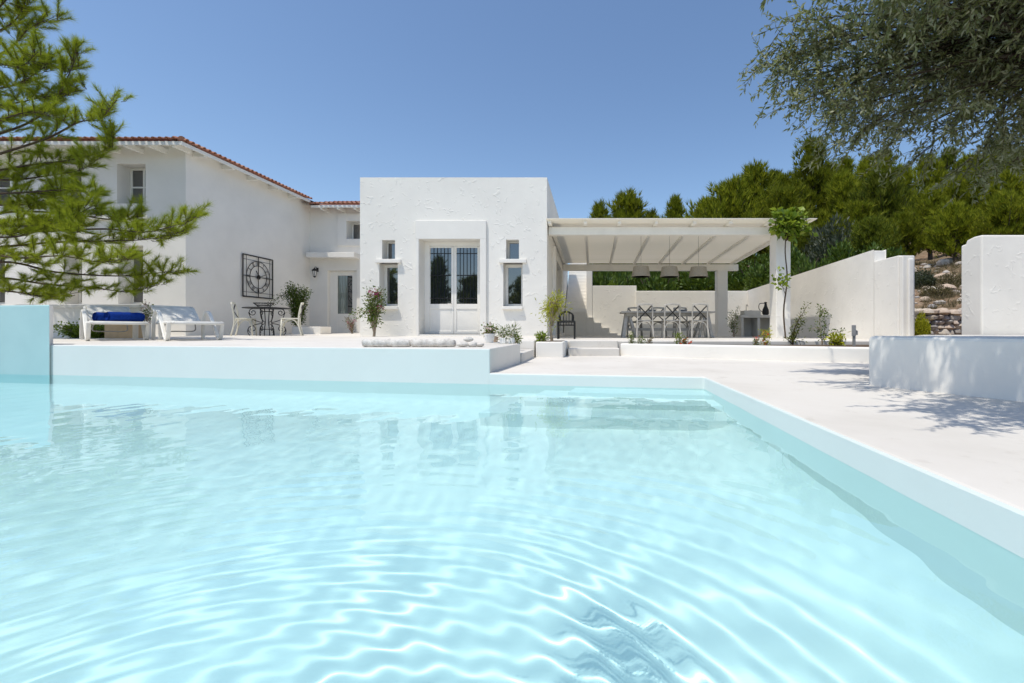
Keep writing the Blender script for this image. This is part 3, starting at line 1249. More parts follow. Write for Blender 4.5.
# ------------------------------------------------------------------ garden walls
mb = MB()
wy = 18.9
zt = Z(290.9, wy)
mb.box(X(636, wy), 6.55, wy, wy + .25, .3, zt)
tag(mb.build('garden_wall', M['stucco'], bevel=.02), 'white stucco garden wall behind the dining table under the pergola', 'wall')
# stair: lower flight to the left, upper flight away
root = empty('outdoor_staircase', (.3, 18.2, PERG), 'white masonry staircase turning upward behind the pergola', 'staircase')
s_ = MB()
sy0, sy1 = 18.15, 19.05
npx = [(617.6, 333.3), (609.4, 327.9), (601.3, 322.7), (593.6, 317.3), (586, 311.8)]
sx = [X(p, 18.1) for p, q in npx]
szs = [Z(q, 18.1) for p, q in npx]
for k in range(5):
    x1 = sx[k]
    x0 = sx[k + 1] if k < 4 else -1.16
    s_.box(x0, x1 - (.001 if k else 0), sy0, sy1, .2, szs[k])
s_.build('lower_flight', M['warm'], root, True, bevel=.01)
s_ = MB()
zz, yy = szs[-1], 19.06
for k in range(15):
    s_.box(-1.16, X(586, 18.1), yy, 24, zz - (.2 if k == 0 else .0), zz + .175)
    zz += .175
    yy += .27
s_.build('upper_flight', M['smooth'], root, True, bevel=.01)
s_ = MB()
s_.box(X(586, 18.1) + .005, X(592.3, 19.0), 19.06, 24, .2, Z(268, 19.06))
s_.build('stair_wall', M['smooth'], root, True, bevel=.015)
s_ = MB()
s_.box(X(592.3, 19.0) + .004, X(636.6, 19.06), 19.08, 19.36, .2, Z(285.6, 19.06))
s_.build('flank_wall', M['stucco'], root, True, bevel=.015)

# right wall running toward the camera
mb = MB()
xw = 6.42
pts = [(18.9, 2.24), (14.5, 2.34), (10.85, 2.43)]


def tw(y):
    ys_ = [10.85, 14.5, 18.9]
    zs_ = [2.43, 2.34, 2.24]
    return float(np.interp(y, ys_, zs_))


poly = [(10.42, .1), (18.95, .1), (18.95, 2.24), (14.5, 2.34), (10.42, 2.44)]
vs = [(xw, y, z) for y, z in poly] + [(xw + .28, y, z) for y, z in poly]
mb.add(vs, [(0, 1, 2, 3, 4)[::-1], (5, 6, 7, 8, 9), (0, 4, 9, 5), (4, 3, 8, 9), (3, 2, 7, 8), (2, 1, 6, 7), (1, 0, 5, 6)])
mb.box(xw + .004, xw + .27, 9.58, 10.418, .1, 2.19)
mb.box(xw + .02, xw + .272, 9.46, 9.58, .1, 2.17)
mb.box(xw + .12, xw + .222, 9.41, 9.47, .1, 2.10)
tag(mb.build('garden_wall', M['warm'], bevel=.018), 'long white garden wall with a stepped top running from the pergola to the gap', 'wall')
mb = MB()
zt = Z(234.8, 7.55)
pr = [(7.55, .1), (7.98, .1), (7.98, zt - .10), (7.88, zt - .09), (7.86, zt - .03), (7.72, zt), (7.55, zt)]
n = len(pr)
mb.add([(6.45, y, z) for y, z in pr] + [(12.5, y, z) for y, z in pr], [tuple(reversed(range(n))), tuple(range(n, 2 * n))] + [(k, (k + 1) % n, n + (k + 1) % n, n + k) for k in range(n)])
tag(mb.build('garden_wall', M['warm'], bevel=.025), 'white rendered wall block at the right edge behind the raised bed', 'wall')
# raised bed / retaining wall on the deck at the right
root = empty('raised_bed', (3.6, 3.4, DECK), 'waist low white retaining wall of a raised bed under the olive tree', 'planter')
s_ = MB()
s_.prism([(2.455, 4.05), (2.97, 3.05), (3.55, 1.8), (3.85, 1.8), (3.24, 3.14), (2.80, 4.02), (2.80, 4.35), (2.665, 4.35)], .1, .565)
s_.build('retaining_wall', M['smooth'], root, True, bevel=.03)
s_ = MB()
s_.prism([(2.79, 4.3), (2.79, 4.02), (3.23, 3.14), (3.84, 1.8), (8, 1.8), (8, 7.5), (5.45, 7.5), (2.79, 4.34)], .08, .54)
s_.build('soil', M['paving'], root, True)

# rubble wall on the slope seen through the gap
R = random.Random(3)
root = None
mb = MB()
mb.box(6.9, 11.5, 10.95, 11.5, -.2, 1.02)
zc = .15
while zc < 1.08:
    xc = 6.95 + R.uniform(0, .1)
    hh = R.uniform(.08, .17)
    while xc < 11.3:
        ww = R.uniform(.09, .30)
        mb.ball((xc + ww / 2, 10.93 + R.uniform(-.03, .03), zc + hh / 2 + R.uniform(-.02, .02)), .5, R, (ww * 1.12, .36, hh * 1.15), .22, 7, 5)
        xc += ww
    zc += hh * .92
tag(mb.build('rubble_wall', M['rubble']), 'dry rubble stone wall on the slope seen through the gap', 'wall')
# loose stones on the bank above it, too many to count apart
mb = MB()
for k in range(260):
    x, y = R.uniform(7.4, 13), R.uniform(11.5, 17)
    r = abs(R.gauss(.05, .07)) + .03
    mb.ball((x, y, hillz(x, y) + r * .2), r, R, (1.2, 1, .7), .15, 7, 5)
tag(mb.build('loose_stones', M['rubble']), 'pale loose stones scattered over the dry slope', 'stones', kind='stuff')
nrng = np.random.default_rng(11)
n = 2600
gxp = nrng.uniform(7.2, 14, n)
gyp = nrng.uniform(11.3, 19, n)
keep = (np.sin(gxp * 2.1) + np.sin(gyp * 1.7 + 1) + nrng.normal(0, .5, n)) > .1
gxp, gyp = gxp[keep], gyp[keep]
P0 = np.stack([gxp, gyp, [hillz(a, b) - .03 for a, b in zip(gxp, gyp)]], axis=1)
V, Fc = needles(P0, np.tile([[0, 0, 1.]], (len(P0), 1)), 14, .26, .014, .6, nrng)
tag(link_mesh('dry_grass', tri_mesh('dry_grass', V, Fc), M['dry']), 'dry tufted grass and scrub on the slope', 'grass', kind='stuff')

# ------------------------------------------------------------------ trees


def tree_branches(mb, spine, r0, r1, n=10, sides=6):
    pts = curve_pts(spine, n)
    mb.tube([Vector(p) for p in pts], [r0 + (r1 - r0) * i / n for i in range(n + 1)], sides)
    return pts


def near_pine():
    rng = np.random.default_rng(21)
    R = random.Random(21)
    base = Vector((-14.3, 9.6, terr(9.6)))
    root = empty('pine_tree', base, 'sprawling bright green pine with branches reaching in from the left edge', 'tree')
    wood = MB()
    trunk = curve_pts([(-14.3, 9.6, .3), (-14.15, 9.5, 2.2), (-13.95, 9.45, 4.2), (-13.8, 9.5, 6.2), (-13.7, 9.5, 8.6)], 16)
    wood.tube([Vector(p) for p in trunk], [.20 - .15 * i / 16 for i in range(17)], 10)
    brs = [
        [(0, 233), (50, 231), (105, 229), (145, 232), (176, 225), (191, 217)],
        [(0, 247), (60, 242), (110, 241), (150, 239), (184, 231)],
        [(0, 213), (60, 213), (105, 219), (128, 219), (138, 216)],
        [(0, 262), (55, 272), (115, 276), (155, 273), (184, 270)],
        [(0, 278), (45, 284), (95, 288), (130, 292), (160, 284)],
        [(-20, 160), (45, 139), (79, 122), (100, 119), (117, 100)],
        [(-20, 140), (30, 122), (55, 100), (70, 72), (78, 52)],
        [(-20, 92), (14, 85), (38, 72), (50, 60)],
        [(-30, 70), (10, 48), (30, 28), (54, 17)],
        [(-30, 42), (8, 26), (22, 10), (28, -6)],
        [(-30, 175), (30, 165), (70, 160), (105, 150), (112, 133)],
        [(-30, 196), (30, 192), (70, 190), (98, 196)],
        [(-30, 110), (10, 104), (40, 98), (85, 90)],
        [(-30, 225), (20, 226), (60, 222), (95, 205)],
        [(-30, 290), (15, 292), (45, 297), (75, 293)],
        [(-30, 255), (20, 258), (60, 256), (100, 262), (130, 258)],
        [(-40, 20), (-5, 10), (12, -10), (20, -35)],
        [(-30, 130), (0, 120), (30, 112), (60, 118)],
        [(-30, 178), (10, 180), (45, 176), (80, 170), (100, 158)],
        [(-30, 240), (20, 236), (50, 228), (80, 232)],
        [(-40, 60), (-10, 62), (20, 66), (38, 52)],
        [(-30, 205), (20, 205), (50, 200), (76, 206)],
    ]
    P0s, Ds = [], []
    for bi, b in enumerate(brs):
        yb = 9.5 + R.uniform(-.7, .7)
        if bi < 5:
            yb = 9.2 + .2 * bi
        pts3 = []
        for k, (px, py) in enumerate(b):
            pts3.append(P(px, py, yb - .25 * k + R.uniform(-.12, .12)))
        # root it in the trunk
        t = trunk[np.argmin(np.abs(trunk[:, 2] - (pts3[0].z - .25)))]
        spine = [Vector(t)] + pts3
        pts = curve_pts(spine, 30)
        wood.tube([Vector(p) for p in pts], [max(.005, .032 * (1 - i / 31)) for i in range(31)], 5)
        # twigs
        for i in range(6, 31):
            for rep in range(3):
                if R.random() < (.38 if i < 12 else .22):
                    continue
                p = pts[i] + np.array([R.uniform(-.05, .05) for _ in range(3)])
                tan = unit(pts[min(30, i + 1)] - pts[i - 1])
                sd = np.array([R.gauss(0, .55), R.gauss(0, .8), R.gauss(.25, .45)])
                d = unit(tan * .9 + sd)
                ln = R.uniform(.14, .46) * (1.15 - .5 * i / 30)
                tip = p + d * ln + np.array([0, 0, .07])
                mid = p + d * ln * .5
                wood.tube([Vector(p), Vector(mid), Vector(tip)], [.006, .004, .002], 4, cap=False)
                m_ = max(3, int(ln / .035))
                for q in range(m_):
                    u = .25 + .75 * q / (m_ - 1)
                    P0s.append(p + (tip - p) * u)
                    Ds.append(unit(d + np.array([0, 0, .45])))
    P0s, Ds = np.array(P0s), np.array(Ds)
    V, Fc = needles(P0s, Ds, 26, .15, .0056, .52, rng)
    wood.build('trunk', M['twig'], root, True, smooth=True)
    link_mesh('crown', tri_mesh('crown', V, Fc), M['pinefol'], root, True)
    print('near pine needles', len(Fc))


near_pine()


def olive_tree():
    rng = np.random.default_rng(8)
    R = random.Random(8)
    base = Vector((5.5, 4.3, .5))
    root = empty('olive_tree', base, 'silvery olive tree overhanging the top right corner', 'tree')
    wood = MB()
    trunk = curve_pts([(5.5, 4.3, .45), (5.4, 4.35, 1.2), (5.15, 4.3, 1.9), (5.0, 4.3, 2.6)], 10)
    wood.tube([Vector(p) for p in trunk], [.24, .20, .18, .17, .165, .16, .155, .15, .14, .13, .12], 10)
    limbs = []
    spec = []
    # main limbs arching left over the deck
    for k in range(30):
        u = k / 29
        ty = R.uniform(2.3, 5.6)
        tx = R.uniform(1.9, 5.2)
        tz = 2.6 + R.uniform(0, 1.5) + (tx - 1.9) * .10
        spec.append((tx, ty, tz))
    # limbs that carry the outline seen against the sky
    for (px, py, y) in ((770, 52, 4.5), (782, 82, 4.5), (785, 22, 4.3), (808, 98, 4.4), (845, 140, 4.4), (830, 118, 4.6), (880, 150, 4.3), (925, 150, 4.5), (965, 165, 4.2), (1010, 165, 4.3), (880, 60, 4.2), (930, 80, 4.4), (980, 60, 4.2), (840, 30, 4.3), (900, 15, 4.2), (800, 30, 4.6), (860, 95, 4.7), (905, 115, 4.8), (950, 110, 4.0), (1000, 110, 4.1), (1020, 130, 4.6), (820, 70, 4.5), (970, 20, 4.4), (1015, 40, 4.3), (790, 60, 4.5), (1000, 150, 4.8), (870, 125, 4.6), (935, 40, 4.5)):
        p = P(px, py, y)
        spec.append((p.x, p.y, p.z))
    for k in range(26):
        ty = R.uniform(1.7, 3.7)
        tx = R.uniform(1.75, 2.9) if k % 2 else R.uniform(1.9, 2.6)
        spec.append((tx, ty, EYE + .725 * ty + R.uniform(.62, 1.15)))
    for (tx, ty, tz) in ((1.35, 1.95, 2.8), (1.55, 1.9, 2.85), (1.75, 1.8, 2.75), (1.25, 2.1, 2.9), (1.9, 1.7, 2.8), (1.15, 1.75, 2.75), (1.45, 1.6, 2.8), (1.6, 1.65, 2.7), (1.3, 1.6, 2.85), (1.7, 2.0, 2.9), (1.5, 2.15, 2.9), (1.5, 3.2, 3.35), (1.6, 3.0, 3.3), (1.75, 2.8, 3.15), (1.9, 2.6, 3.1), (2.0, 2.4, 3.0), (1.65, 3.35, 3.4), (1.8, 3.05, 3.3), (1.45, 3.0, 3.3), (2.1, 2.55, 3.1), (1.35, 3.35, 3.45)):
        spec.append((tx, ty, tz))
    P0s, Ds = [], []
    st = Vector(trunk[-1])
    for (tx, ty, tz) in spec:
        e = Vector((tx, ty, tz))
        m1 = st.lerp(e, .35) + Vector((R.uniform(-.15, .15), R.uniform(-.2, .2), .38 + R.uniform(0, .25)))
        m2 = st.lerp(e, .72) + Vector((R.uniform(-.12, .12), R.uniform(-.15, .15), .30))
        pts = curve_pts([st, m1, m2, e], 22)
        wood.tube([Vector(p) for p in pts], [max(.0025, .040 * (1 - i / 23) ** 1.4) for i in range(23)], 5)
        for i in range(8, 23):
            for rep in range(4):
                if R.random() < (.36 if i < 18 else .08):
                    continue
                p = pts[i] + np.array([R.gauss(0, .04) for _ in range(3)])
                tan = unit(pts[min(22, i + 1)] - pts[i - 1])
                d = unit(tan * .75 + np.array([R.gauss(0, .6), R.gauss(0, .6), R.gauss(-.10, .5)]))
                ln = R.uniform(.15, .48)
                tip = p + d * ln + np.array([0, 0, -.10 * ln])
                wood.tube([Vector(p), Vector(p + d * ln * .5), Vector(tip)], [.003, .002, .001], 4, cap=False)
                m_ = int(ln / .018) + 2
                for q in range(m_):
                    t = .1 + .9 * q / (m_ - 1)
                    P0s.append(p + (tip - p) * t)
                    sd = np.array([R.gauss(0, .6), R.gauss(0, .6), R.gauss(.1, .5)])
                    Ds.append(unit(d * .9 + sd))
    P0s, Ds = np.array(P0s), np.array(Ds)
    V, Fc = leaves(P0s, Ds, .070, .0205, rng, .12)
    wood.build('trunk', M['bark'], root, True, smooth=True)
    link_mesh('crown', tri_mesh('crown', V, Fc), M['olive'], root, True)
    print('olive leaves', len(P0s))


olive_tree()


def pine_mesh(seed, h, wid, mat_tip=None):
    """local pine: returns (wood mesh, crown mesh) of height h"""
    rng = np.random.default_rng(seed)
    R = random.Random(seed)
    wood = MB()
    lean = R.uniform(-.3, .3)
    tr = curve_pts([(0, 0, -.4), (lean * .3, 0, h * .35), (lean * .7, .1, h * .7), (lean, 0, h * .97)], 12)
    wood.tube([Vector(p) for p in tr], [max(.02, .16 * (1 - i / 12.5)) for i in range(13)], 7)
    P0s, Ds = [], []
    npl = 85
    for k in range(npl):
        u = (k + R.random()) / npl
        z = h * (.10 + .86 * u)
        i = min(11, int(u * 12))
        o = np.array([np.interp(z, tr[:, 2], tr[:, 0]), np.interp(z, tr[:, 2], tr[:, 1]), z])
        prof = (1 - u) ** .9 * (.55 + .45 * min(1, u * 5))
        ln = wid * (prof * R.uniform(.55, 1.2) + .05)
        a = R.uniform(0, 2 * PI)
        out = np.array([math.cos(a), math.sin(a), 0])
        rise = R.uniform(.3, 1.2) + .8 * u
        e = o + out * ln + np.array([0, 0, rise * ln])
        mid = o + out * ln * .55 + np.array([0, 0, rise * ln * .30])
        pts = curve_pts([o, mid, e], 8)
        wood.tube([Vector(p) for p in pts], [max(.008, .035 * (1 - q / 8.5)) for q in range(9)], 4, cap=False)
        ntf = int(9 + 16 * ln)
        for q in range(ntf):
            t = R.uniform(.22, 1.0)
            kk = t * 8
            a0 = min(7, int(kk))
            p = pts[a0] + (pts[a0 + 1] - pts[a0]) * (kk - a0)
            sp = .22 * (1.15 - t * .7)
            off = np.array([R.gauss(0, sp), R.gauss(0, sp), R.gauss(.08, sp * .7)])
            P0s.append(p + off)
            Ds.append(unit(out * .35 + np.array([0, 0, 1.3]) + off * .8))
    P0s, Ds = np.array(P0s), np.array(Ds)
    V, Fc = needles(P0s, Ds, 8, .42, .052, .34, rng)
    return wood.mesh('trunk'), tri_mesh('crown', V, Fc)


VAR = [pine_mesh(100 + k, hh, ww) for k, (hh, ww) in enumerate(((6.0, 1.7), (7.0, 1.9), (5.0, 2.0), (6.4, 1.4), (4.2, 1.9)))]
VH = [6.0, 7.0, 5.0, 6.4, 4.2]


def hill_pine(x, y, top, variant, mat, label, rz, group='pines on the hillside', zbase=None, wide=1.0):
    zb = hillz(x, y) if zbase is None else zbase
    s = (top - zb) / VH[variant]
    s = max(.45, s)
    r = empty('pine_tree', (x, y, zb), label, 'tree', group, rz)
    wm, cm = VAR[variant]
    for nm, me, mm in (('trunk', wm, M['bark']), ('crown', cm, mat)):
        o = bpy.data.objects.new(nm, me)
        if not me.materials:
            me.materials.append(mm)
        COL.objects.link(o)
        o.parent = r
        if nm == 'crown':
            o.material_slots[0].link = 'OBJECT'
            o.material_slots[0].material = mat
    r.scale = (s * wide, s * wide, s)
    return r


R = random.Random(77)
# (px of the tip, py of the tip, distance, variant, material, label)
PN = [
    (598, 206, 34, 3, 'pinefar', 'small pine top at the left end of the pergola roof line'),
    (626, 197, 32, 0, 'pinefar', 'pointed pine top rising over the middle of the pergola roof'),
    (676, 197, 33, 3, 'pinefar', 'slim lone pine top over the pergola roof, right of the pointed one'),
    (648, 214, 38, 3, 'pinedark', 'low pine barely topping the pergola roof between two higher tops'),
    (708, 204, 31, 4, 'pinefar', 'leftmost low pine of the wood right of the lone pine top'),
    (728, 186, 30, 2, 'pinefar', 'second pine from the left in the hillside wood'),
    (752, 167, 31, 0, 'pinefar', 'bushy pine standing just left of the tallest pointed pine'),
    (782, 192, 27, 2, 'pinefar', 'broad bright pine in front of the tallest pointed pine'),
    (812, 141, 31, 1, 'pinefar', 'tallest pointed pine of the hillside wood, beside the olive twigs'),
    (842, 176, 26, 0, 'pinefar', 'dense pine directly right of the tallest pointed pine'),
    (868, 158, 30, 1, 'pinefar', 'tall pine whose tip meets the lower olive leaves'),
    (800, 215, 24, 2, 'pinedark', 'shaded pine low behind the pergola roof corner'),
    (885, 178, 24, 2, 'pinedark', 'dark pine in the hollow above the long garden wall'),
    (905, 168, 28, 0, 'pinefar', 'pine behind the dark hollow, half hidden by olive leaves'),
    (930, 196, 20, 2, 'pinefar', 'yellow green pine above the left part of the gap'),
    (958, 180, 22, 0, 'pinefar', 'yellow green pine above the right part of the gap'),
    (985, 170, 21, 2, 'pinefar', 'pine just above the end of the right wall block'),
    (1010, 178, 19, 2, 'pinefar', 'bright pine over the middle of the right wall block'),
    (1040, 165, 20, 0, 'pinefar', 'pine cut by the right picture edge above the wall block'),
    (948, 150, 33, 1, 'pinedark', 'back row pine behind the olive leaves over the gap'),
    (1000, 140, 34, 1, 'pinedark', 'back row pine behind the olive leaves at far right'),
    (775, 172, 38, 1, 'pinedark', 'back row pine filling between the bushy and the tallest pine'),
    (830, 165, 40, 1, 'pinedark', 'back row pine right behind the tallest pointed pine'),
    (905, 232, 17.5, 4, 'pinefar', 'young pine on the slope behind the end of the long wall'),
    (955, 228, 15.5, 4, 'pinefar', 'young bright pine hanging over the slope in the gap'),
    (870, 222, 17, 4, 'pinedark', 'young dark pine over the stepped top of the long wall'),
    (845, 160, 36, 1, 'pinefar', 'back row pine just right of the tallest pointed pine'),
    (885, 152, 37, 1, 'pinefar', 'back row pine filling above the dark hollow'),
    (925, 158, 30, 0, 'pinefar', 'pine in the second row above the left post of the gap'),
    (975, 158, 31, 2, 'pinefar', 'broad pine in the second row over the right wall block'),
    (1030, 150, 30, 2, 'pinefar', 'broad back row pine at the right picture edge'),
    (740, 188, 38, 0, 'pinefar', 'back row pine behind the bushy left pines'),
    (790, 180, 36, 2, 'pinefar', 'back row pine left behind the tallest pointed pine'),
    (860, 205, 21, 2, 'pinefar', 'bright broad pine above the stepped part of the long wall'),
    (1005, 215, 14.5, 4, 'pinefar', 'young pine leaning over the right wall block'),
]
for k, (px, py, y, v, mm, lab) in enumerate(PN):
    p = P(px, py, y)
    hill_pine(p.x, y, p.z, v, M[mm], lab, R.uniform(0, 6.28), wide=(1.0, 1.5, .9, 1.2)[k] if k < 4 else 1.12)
# trees behind the camera, mirrored in the door and window glass
for k, (x, y, top, v, lab) in enumerate(((-15.5, -15, 5.2, 0, 'pine mirrored at the left in the barred door glass'), (-13, -14, 6.6, 3, 'pine mirrored behind the left door leaf bars'), (-10.6, -15, 5.0, 2, 'broad pine mirrored between the door leaves'), (-8.6, -16, 6.9, 1, 'tall pine mirrored in the right door leaf'), (-6.2, -15, 5.0, 0, 'pine mirrored in the narrow right window'), (-18, -16, 5.6, 1, 'pine mirrored in the narrow left window'))):
    hill_pine(x, y, top, v, M['pinefar'], lab, k * 1.1, 'pines mirrored in the glass', zbase=.1, wide=1.1)


def shrub_mesh(seed, rx, ry, rz_, n, L, wd, holes=.35):
    rng = np.random.default_rng(seed)
    C = rng.normal(0, 1, (26, 3))
    C = unit(C) * rng.uniform(.35, .85, (26, 1))
    C[:, 2] = np.abs(C[:, 2]) * .9
    k = rng.integers(0, 26, n)
    d = unit(rng.normal(0, 1, (n, 3)))
    p = C[k] + d * (rng.uniform(.18, .42, n) ** .6)[:, None] * .55
    p = p * np.array([rx, ry, rz_])
    p[:, 2] = np.maximum(p[:, 2], .02)
    V, Fc = leaves(p, unit(d + np.array([0, 0, .5])), L, wd, rng, 0)
    return tri_mesh('foliage', V, Fc)


BU = [shrub_mesh(300 + k, 1.0, .9, 1.0, 5200, .13, .05) for k in range(3)]


def bush(name, x, y, zb, sx_, sz_, var, mat, label, group='shrubs behind the garden walls', cat='shrub'):
    r = empty(name, (x, y, zb), label, cat, group, R.uniform(0, 6))
    me = BU[var]
    if not me.materials:
        me.materials.append(M[mat])
    o = bpy.data.objects.new('foliage', me)
    COL.objects.link(o)
    o.parent = r
    o.material_slots[0].link = 'OBJECT'
    o.material_slots[0].material = M[mat]
    s_ = MB()
    for k in range(5):
        a = k * 1.26
        s_.tube([(0, 0, -.3), (.2 * math.cos(a), .2 * math.sin(a), .35), (.5 * math.cos(a), .5 * math.sin(a), .8)], [.03, .02, .01], 5, cap=False)
    s_.build('stem', M['bark'], r)
    r.scale = (sx_, sx_, sz_)
    return r


bs = [
    (606, 268, 23.5, 1.9, 'shrub', 'dark shrub over the stair flank wall, left end of the row'),
    (632, 262, 24.5, 1.9, 'shrub', 'shrub behind the left hanging lampshade'),
    (658, 264, 22.8, 1.8, 'shrub', 'shrub between the left and middle hanging lampshades'),
    (684, 262, 24, 1.9, 'shrub', 'shrub between the middle and right hanging lampshades'),
    (706, 266, 23, 1.7, 'shrub', 'shrub left of the rear pergola pillar'),
    (732, 258, 23.6, 1.9, 'shrub', 'shrub right of the rear pergola pillar'),
    (754, 250, 22, 1.8, 'shrub', 'tall shrub above the bend of the garden wall'),
    (772, 252, 19.5, 1.6, 'shrub', 'shrub just left of the front pergola pillar'),
    (797, 242, 17.5, 1.5, 'shrub', 'green shrub right of the front pergola pillar above the wall'),
    (832, 214, 20, 1.8, 'greyshrub', 'grey green rounded shrub behind the pergola roof corner'),
    (812, 250, 16, 1.1, 'shrub', 'low shrub on top of the long wall beside the grey shrub'),
    (845, 240, 16.5, 1.4, 'shrub', 'shrub below the dark hollow along the long wall'),
    (878, 243, 15.5, 1.3, 'shrub', 'shrub at the notch in the long wall'),
]
for k, (px, py, y, rx_, mm, lab) in enumerate(bs):
    p = P(px, py, y)
    zb = min(hillz(p.x, y), p.z - 1.2) - .1
    bush('shrub', p.x, y, zb, rx_, (p.z - zb) / 1.12, k % 3, mm, lab)
for px, py, y, lab in ((616, 262, 27, 'back shrub seen between the flank wall and the left lampshade'), (645, 258, 27.5, 'back shrub filling behind the left lampshade'), (672, 258, 27, 'back shrub filling behind the middle lampshade'), (699, 258, 27.5, 'back shrub filling behind the right lampshade'), (722, 256, 27, 'back shrub filling behind the rear pillar'), (590, 262, 27, 'back shrub half hidden by the upper stair flight')):
    p = P(px, py, y)
    bush('shrub', p.x, y, p.z - 3.2, 1.9, 3.0, 1, 'shrub', lab)
bush('shrub', X(921, 10.7), 10.7, .50, .26, .50, 2, 'lime', 'small yellow green bush at the left of the rubble wall in the gap')
bush('shrub', X(936, 12.6), 12.6, hillz(X(936, 12.6), 12.6) - .1, .55, .42, 1, 'dry', 'dry brown scrub bush on the slope above the rubble wall')
bush('shrub', X(955, 13.6), 13.6, hillz(X(955, 13.6), 13.6) - .1, .6, .5, 0, 'dry', 'dry brown scrub bush higher up the slope, right in the gap')
bush('shrub', X(920, 14.4), 14.4, hillz(X(920, 14.4), 14.4) - .1, .7, .6, 2, 'greyshrub', 'grey green scrub bush on the slope beside the long wall end')
r_ = bush('shrub', X(612, 20.5), 20.5, 1.9, .42, .95, 1, 'vine', 'pale flowering bush top peeping over the stair flank wall')

# ------------------------------------------------------------------ small plants


def plant(name, loc, label, cat, stems, leafspec, mat, stem_mat='palestem', group=None, seed=1, flower=None, stem_r=.008, bare=()):
    """stems: list of polylines (local); leafspec (per metre, L, w, spread, from_fraction)"""
    rng = np.random.default_rng(seed)
    r = empty(name, loc, label, cat, group)
    s_ = MB()
    for st in bare:
        pts = curve_pts(st, 20)
        s_.tube([Vector(p) for p in pts], [stem_r * (1 - .4 * i / 20) for i in range(21)], 7, cap=False)
    P0, D = [], []
    per, L, wd, spread, f0 = leafspec
    for st in stems:
        pts = curve_pts(st, 14)
        s_.tube([Vector(p) for p in pts], [stem_r * (1 - .75 * i / 14) for i in range(15)], 6, cap=False)
        ln = float(np.sum(np.linalg.norm(np.diff(pts, axis=0), axis=1)))
        n = int(per * ln)
        t = rng.uniform(f0, 1, n) * 14
        i = np.minimum(13, t.astype(int))
        p = pts[i] + (pts[i + 1] - pts[i]) * (t - i)[:, None]
        off = rng.normal(0, spread, (n, 3))
        P0.append(p + off)
        D.append(unit(off + unit(pts[i + 1] - pts[i]) * spread * .8 + 1e-6))
    s_.build('stem', M[stem_mat], r, smooth=True)
    P0, D = np.concatenate(P0), np.concatenate(D)
    V, Fc = leaves(P0, D, L, wd, rng, .15)
    link_mesh('leaves', tri_mesh('leaves', V, Fc), M[mat], r)
    if flower:
        fm, frac, fl, fw, clump = flower
        k = max(3, int(len(P0) * frac))
        c = P0[rng.choice(len(P0), clump)]
        q = c[rng.integers(0, clump, k)] + rng.normal(0, fl * .8, (k, 3))
        V, Fc = leaves(q, unit(rng.normal(0, 1, (k, 3))), fl, fw, rng, 0)
        link_mesh('flowers', tri_mesh('flowers', V, Fc), M[fm], r)
    return r


R = random.Random(9)


def rstems(n, h, spread, lean=(0, 0), wig=.05):
    out = []
    for k in range(n):
        a = R.uniform(0, 2 * PI)
        e = (lean[0] + spread * math.cos(a) * R.uniform(.4, 1), lean[1] + spread * math.sin(a) * R.uniform(.4, 1), h * R.uniform(.75, 1.05))
        m_ = (e[0] * .35 + R.uniform(-wig, wig), e[1] * .35 + R.uniform(-wig, wig), e[2] * .5)
        out.append([(R.uniform(-.03, .03), R.uniform(-.03, .03), -.02), m_, e])
    return out


Y = 11.2
plant('bougainvillea', (X(374, Y), Y, terr(Y)), 'bougainvillea with magenta flowers against the left of the white block', 'plant',
      rstems(9, 1.18, .25, (.02, 0)) + [[(0, 0, 0), (-.05, 0, .5), (.02, -.05, .9)]] + [[(0, 0, .1), (-.2, -.05, .62), (-.46, -.1, .50)]], (95, .065, .042, .055, .34), 'mid', seed=3, flower=('bract', .30, .055, .045, 9), stem_r=.014)
Y = 8.5
plant('acacia_shrub', (X(552, Y), Y, .40), 'lime green feathery shrub with a pale trunk in the planter box', 'plant',
      [[(0, 0, 0), (-.03, 0, .35), (.02, 0, .8)]] + [[(0, 0, .3 + .03 * k), (R.uniform(-.12, .12), R.uniform(-.1, .1), .6 + .02 * k), (R.uniform(-.26, .28), R.uniform(-.15, .15), R.uniform(.45, .92))] for k in range(9)], (210, .075, .017, .055, .35), 'lime', seed=5, stem_r=.03)
plant('succulent', (X(541, 8.3), 8.3, .40), 'small green succulent in the planter box below the lime shrub', 'plant', rstems(14, .14, .11), (90, .06, .03, .03, .2), 'vine', seed=6, stem_r=.006)
# vine on the right pillar
Y = 11.6
vine_st = [[(0, 0, 2.6), (R.uniform(-.25, .3), R.uniform(-.3, .1), R.uniform(2.75, 3.15)), (R.uniform(-.28, .46), R.uniform(-.35, .1), R.uniform(2.62, 3.3))] for k in range(14)]
plant('grape_vine', (X(786, Y), Y, .30), 'climbing vine with a leafy head growing up the front pergola pillar', 'plant', vine_st, (42, .17, .15, .07, .3), 'vine', 'twig', seed=12, stem_r=.022, bare=[[(0, 0, 0), (-.05, .02, .8), (.03, 0, 1.6), (-.02, 0, 2.3), (.0, 0, 2.75)]])
plant('vine_shoot', (X(784, Y), Y - .05, 1.55), 'short leafy side shoot halfway up the front pergola pillar', 'plant', [[(0, 0, 0), (-.08, -.04, .25), (.06, -.05, .55)], [(0, 0, .1), (-.2, -.05, .3), (-.26, -.05, .62)]], (34, .13, .11, .06, .1), 'vine', 'twig', seed=14, stem_r=.008)
Y = 9.0
